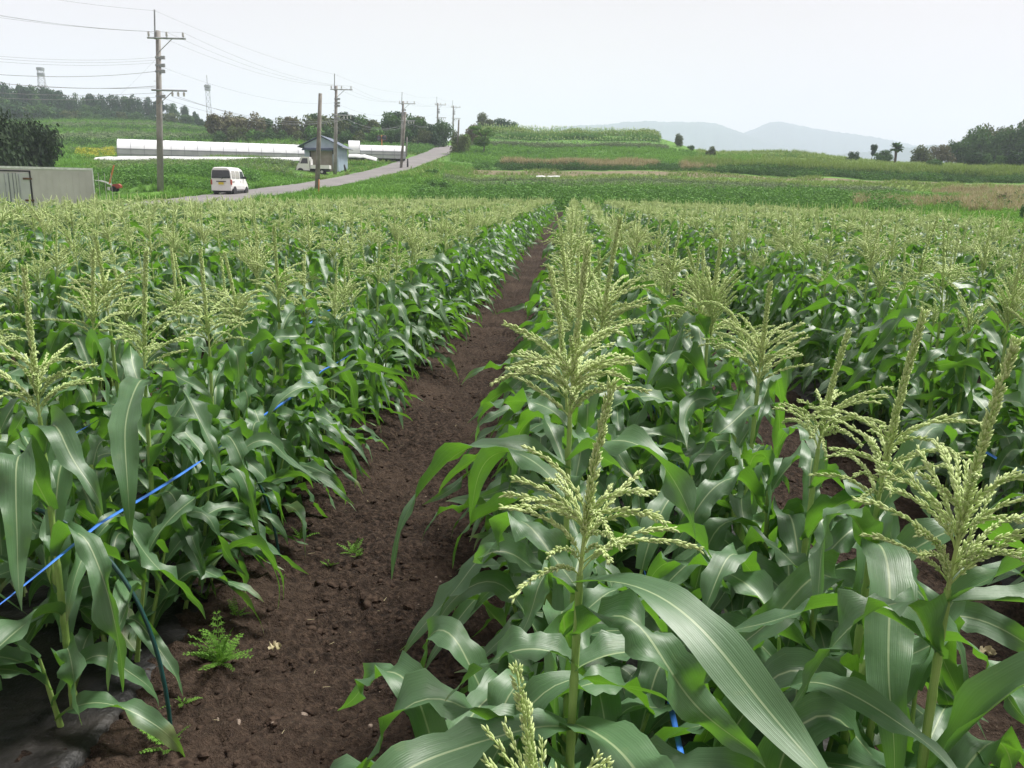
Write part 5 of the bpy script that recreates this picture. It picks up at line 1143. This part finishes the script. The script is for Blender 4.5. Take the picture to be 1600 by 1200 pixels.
def container():
    a = at(-120, 330, 46); b_ = at(150, 330, 46); L = np.linalg.norm((b_ - a)[:2]); z0 = -.02; zt = at(150, 263, 46)[2]; H_ = zt - z0
    t = thing('storage_container', 'pale grey box container with doors at the field edge, far left', 'container', (a[0], a[1], z0), math.atan2(b_[1] - a[1], b_[0] - a[0]))
    xd = L * (48 + 120) / 270; b = MB(); b.box((0, 0, .25), (L, 2.2, H_ - .10))
    for k_ in range(12): xx = xd + .35 + k_ * .28; b.box((xx, -.012, .3), (xx + .02, 0, H_ - .22))
    b.build('body', GREY_BOX, t)
    b = MB(); b.box((-.02, -.03, H_ - .10), (L + .03, 2.23, H_)); b.build('roof', WHITE_EDGE, t)
    b = MB(); b.box((L - .02, -.03, .25), (L + .04, .05, H_ - .10)); b.build('corner_post', WHITE_EDGE, t)
    b = MB(); b.box((xd - .05, -.035, .3), (xd + .02, 0, H_ - .2)); b.box((0, -.035, H_ - .24), (xd + .02, -.002, H_ - .18)); b.build('door_frame', DARK, t)
    xm = L * (14 + 120) / 270; 
    for (x0, x1) in ((.05, xm - .04), (xm + .30, xd - .06)):
        b = MB(); b.box((x0, -.06, .32), (x1, -.004, H_ - .30)); d_ = b.build('door', DOOR_BOX, t)
        b = MB(); b.rod(np.array([[x1 - .12 if x0 < .1 else x0 + .1, -.085, .35], [x1 - .12 if x0 < .1 else x0 + .1, -.085, H_ - .34]]), .022, 6); b.build('lock_rod', STEEL, d_)
    b = MB(); b.box((xm - .03, -.05, .32), (xm + .01, -.004, H_ - .3)); b.box((xm + .14, -.05, .32), (xm + .17, -.004, H_ - .3)); b.box((xm + .27, -.05, .32), (xm + .295, -.004, H_ - .3)); b.build('door_seal', VINYL_LINE, t)
    b = MB(); b.box((xm + .012, -.03, .32), (xm + .138, -.004, H_ - .3)); b.box((xm + .172, -.03, .32), (xm + .268, -.004, H_ - .3)); b.build('door_strip', DOOR_BOX, t)
    for z in (.9, H_ - .6): b = MB(); b.box((xd - .32, -.09, z), (xd + .05, -.062, z + .09)); b.build('hinge', RUST, t)
    b = MB(); b.box((.2, .3, -.3), (L - .2, 1.9, .25)); b.build('underframe', DARK, t)
container()

# ---------------------------------------------------------------- vehicles
def wheel(t, x, y, r_, side, wdt=.16):
    w_ = MB(); w_.rod(np.array([[x - side * wdt, y, r_], [x - side * .02, y, r_], [x, y, r_]]), [r_, r_, r_ * .88], 20); wo_ = w_.build('wheel', TYRE, t)
    b = MB(); b.rod(np.array([[x - side * .01, y, r_], [x + side * .012, y, r_]]), [r_ * .62, r_ * .5], 14); b.build('rim', RIM, wo_)
def van():
    B = at(347, 304.8, 56.5); gz = B[2]; t = thing('parked_van', 'white kei van seen from behind on the near end of the road', 'van', B, R(2)); t.scale = (.90, .90, .93); W, L, H_ = 1.47, 3.38, 1.88; hw = W / 2
    # lofted body: stations along y from tail (0) to nose (L); section half width at several heights
    prof = [(0.02, 1.80, .30), (.10, 1.865, .28), (.5, 1.88, .26), (2.1, 1.875, .26), (2.45, 1.80, .26), (2.8, 1.30, .26), (3.05, 1.02, .27), (3.30, .86, .29), (L, .60, .34)]
    V = []; m = 18
    for (y, zt, zb) in prof:
        for j in range(m):
            a = 2 * math.pi * (j + .5) / m; cx, cz = math.cos(a), math.sin(a); ex = math.copysign(abs(cx) ** .34, cx); ez = math.copysign(abs(cz) ** .34, cz); zc, hz = (zt + zb) / 2, (zt - zb) / 2; z = zc + ez * hz
            tum = 1 - .13 * max(0, (z - 1.0) / .9); V.append((ex * hw * tum * (1 if y < 3.2 else .95), y, z))
    Q = [(i * m + j, i * m + (j + 1) % m, (i + 1) * m + (j + 1) % m, (i + 1) * m + j) for i in range(len(prof) - 1) for j in range(m)]; n = len(V); T = []
    V += [(0, prof[0][0] - .01, 1.05), (0, L + .02, .5)]; T = [(n, (j + 1) % m, j) for j in range(m)] + [(n + 1, (len(prof) - 1) * m + j, (len(prof) - 1) * m + (j + 1) % m) for j in range(m)]
    b = MB(); b.add(V, Q, T); b.build('body', CAR_WHITE, t, smooth=False)
    b = MB(); b.prism([(-.62, 1.12), (.62, 1.12), (.66, 1.16), (.60, 1.60), (.55, 1.65), (-.55, 1.65), (-.60, 1.60), (-.66, 1.16)], -.035, .0, 1); b.build('rear_window', GLASS, t)
    b = MB(); b.rod(np.array([[.02, -.05, 1.06], [.30, -.05, 1.20]]), .014, 4); b.build('rear_wiper', DARK, t)
    for s in (-1, 1):
        xs = lambda z: s * (hw * (1 - .13 * max(0, (z - 1.0) / .9)) + .008)
        for (y0, y1, y2, y3, mt) in ((.20, .86, .84, .24, GLASS_PALE), (.98, 1.66, 1.64, 1.0, GLASS_PALE), (1.80, 2.62, 2.30, 1.82, GLASS)):
            b = MB(); P = [(xs(1.14), y0, 1.14), (xs(1.14), y1, 1.14), (xs(1.62), y2, 1.62), (xs(1.62), y3, 1.62)]; P2_ = [(p[0] - s * .04, p[1], p[2]) for p in P]; q = [(0, 1, 2, 3), (7, 6, 5, 4), (0, 4, 5, 1), (1, 5, 6, 2), (2, 6, 7, 3), (3, 7, 4, 0)]
            b.add(P + P2_, q if s > 0 else [r_[::-1] for r_ in q]); b.build('side_window', mt, t)
        b = MB(); b.box((s * hw - .075 if s > 0 else -hw - .012, -.03, .70), (s * hw + .012 if s > 0 else -hw + .075, .10, 1.03)); b.build('tail_light', RED, t)
        b = MB(); b.box((s * (hw + .02) - .03, .12, .885), (s * (hw + .02) + .0, .62, .915)); b.build('sliding_door_rail', DARK, t)
        b = MB(); b.box((s * (hw + .09) - .08, 2.40, 1.12), (s * (hw + .09) + .08, 2.50, 1.28)); b.build('door_mirror', DARK, t)
        for y in (.62, 2.95):
            wheel(t, s * (hw - .02), y, .265, s); b = MB(); b.rod(np.array([[s * (hw - .10), y, .29], [s * (hw + .006), y, .29]]), .315, 18); b.build('wheel_arch', DARK, t)
        b = MB(); b.box((s * hw - (.0 if s < 0 else .012) - (.012 if s < 0 else 0), 1.75, .93), (s * hw + .014 * (s > 0), 1.90, .97)); b.build('door_handle', CAR_WHITE, t)
    b = MB(); b.box((-hw + .03, -.06, .30), (hw - .03, .02, .58)); b.build('bumper', CAR_WHITE, t)
    b = MB(); b.box((-.18, -.075, .70), (.18, -.03, .86)); b.build('number_plate', YELLOW, t)
    b = MB(); b.box((-.34, -.055, .885), (.34, -.02, .935)); b.build('plate_garnish', DARK, t)
    b = MB(); b.box((-hw + .1, .1, .16), (hw - .1, L - .2, .30)); b.build('underbody', DARK, t)
van()
def truck():
    B = at(491, 272.5, 92); gz = B[2]; t = thing('parked_truck', 'small white flatbed truck parked beside the blue shed', 'truck', B, R(8)); L, hw = 3.4, .735; xf, xr = -L / 2, L / 2
    b = MB(); b.prism([(xf, .38), (xf + .02, .72), (xf + .16, 1.02), (xf + .52, 1.70), (xf + .62, 1.77), (xf + 1.32, 1.77), (xf + 1.36, 1.70), (xf + 1.36, .38)], -hw, hw, 1); b.build('cab', CAR_WHITE, t)
    for s in (-1, 1):
        yy = s * hw; y0, y1 = (yy - .012, yy + .01) if s < 0 else (yy - .01, yy + .012)
        b = MB(); b.prism([(xf + .42, 1.08), (xf + .66, 1.62), (xf + 1.18, 1.62), (xf + 1.20, 1.08)], y0, y1, 1); b.build('side_window', GLASS, t)
        for x in (xf + .42, xf + 2.62):
            w_ = MB(); w_.rod(np.array([[x, yy - s * .15, .26], [x, yy, .26], [x, yy + s * .012, .26]]), [.26, .26, .22], 16); wo_ = w_.build('wheel', TYRE, t); r_ = MB(); r_.rod(np.array([[x, yy, .26], [x, yy + s * .02, .26]]), [.16, .13], 12); r_.build('rim', RIM, wo_)
        b = MB(); b.rod(np.array([[xf + .42, yy - s * .1, .30], [xf + .42, yy + s * .006, .30]]), .33, 16); b.build('wheel_arch', DARK, t)
    b = MB(); b.prism([(-hw + .06, 1.10), (hw - .06, 1.10), (hw - .1, 1.62), (-hw + .1, 1.62)], 0, .012, 0); o_ = b.build('windscreen', GLASS, t); o_.location = (xf + .36, 0, .02); o_.rotation_euler = (0, R(-0), 0); o_.hide_render = False
    b = MB(); b.box((xf + 1.44, -hw, .58), (xr, hw, .66)); b.box((xf + 1.44, -hw, .66), (xr, -hw + .04, .95)); b.box((xf + 1.44, hw - .04, .66), (xr, hw, .95)); b.box((xr - .04, -hw + .04, .66), (xr, hw - .04, .95)); b.box((xf + 1.44, -hw + .04, .66), (xf + 1.48, hw - .04, 1.55)); b.build('flatbed', CAR_WHITE, t)
    b = MB(); b.box((xf + .2, -.5, .28), (xr - .1, .5, .56)); b.build('chassis', DARK, t)
    b = MB(); b.box((xf - .04, -hw + .02, .34), (xf + .06, hw - .02, .52)); b.build('bumper', CAR_WHITE, t)
    for s in (-1, 1): b = MB(); b.box((xf - .01, s * .55 - .13, .60), (xf + .05, s * .55 + .13, .76)); b.build('headlight', GLASS_PALE, t)
    b = MB(); b.box((xf + .30, -hw - .16, 1.15), (xf + .36, -hw - .02, 1.33)); b.build('door_mirror', DARK, t)
truck()
def tiller():
    B = at(176, 287, 58); z = float(ground_z(np.array([B[0]]), np.array([B[1]]))[0]); t = thing('tiller', 'red walk-behind tiller with long handlebars in the grass beside container', 'tiller', (B[0], B[1], z + .15), R(5)); t.scale = (.72, .72, .72)
    b = MB(); b.prism([(-.1, .35), (.12, .62), (.55, .66), (.72, .52), (.70, .32), (.3, .25)], -.22, .22, 1); b.build('engine_cover', RED, t)
    for s in (-1, 1):
        b = MB(); b.rod(np.array([[0, s * .1, .5], [-.5, s * .22, .75], [-1.1, s * .3, .92], [-1.35, s * .3, .88]]), .028, 6); h_ = b.build('handlebar', WHITE_EDGE, t, smooth=True); b = MB(); b.rod(np.array([[-1.33, s * .3, .885], [-1.5, s * .3, .85]]), .035, 6); b.build('grip', DARK, h_)
        b = MB(); b.rod(np.array([[.15, s * .24, .22], [.15, s * .36, .22]]), .24, 14); b.build('wheel', TYRE, t)
    b = MB(); b.box((-.35, -.3, .1), (-.02, .3, .38)); b.build('rotary_guard', WHITE_EDGE, t)
    p = at(171, 287, 57.4); q = at(178, 258, 57.6); b = MB(); b.rod(np.array([p, q]), .045, 6); tag(b.build('stake', ORANGE), 'slanting orange stake beside the red tiller', 'stake')
tiller()
def mirror():
    B = at(597, 243, 116); h = at(597, 211, 116)[2] - B[2]; t = thing('traffic_mirror', 'orange roadside convex mirror on a thin pole past the shed', 'mirror', B, 0)
    b = MB(); b.rod(np.array([[0, 0, -.4], [0, 0, h]]), .055, 8); b.build('post', ORANGE, t, smooth=True)
    for s in (-1, 1):
        b = MB(); c_ = np.array([s * .34, -.08, h - .35]); n_ = np.array([s * .45, -1, -.1]); n_ /= np.linalg.norm(n_); b.rod(np.array([c_ + n_ * .04, c_, c_ - n_ * .08]), [.34, .36, .22], 20); d_ = b.build('mirror_hood', RUST, t)
        b = MB(); b.rod(np.array([c_ + n_ * .042, c_ + n_ * .075]), [.31, .20], 20); b.build('mirror_face', GLASS, d_, smooth=True)
mirror()

# ---------------------------------------------------------------- haze in the air
def haze():
    b = MB(); b.box((-2700, -95, -60), (2700, 3480, 322)); k = NT('haze_air'); p = k.n('ShaderNodeVolumePrincipled'); p.inputs['Color'].default_value = (.77, .85, 1.0, 1); p.inputs['Density'].default_value = 5.0e-4; p.inputs['Anisotropy'].default_value = .0
    k.l(p.outputs[0], k.out.inputs['Volume']); o_ = b.build('haze', k.m); tag(o_, 'pale haze hanging in the air over the whole landscape', 'haze', kind='stuff')
haze()
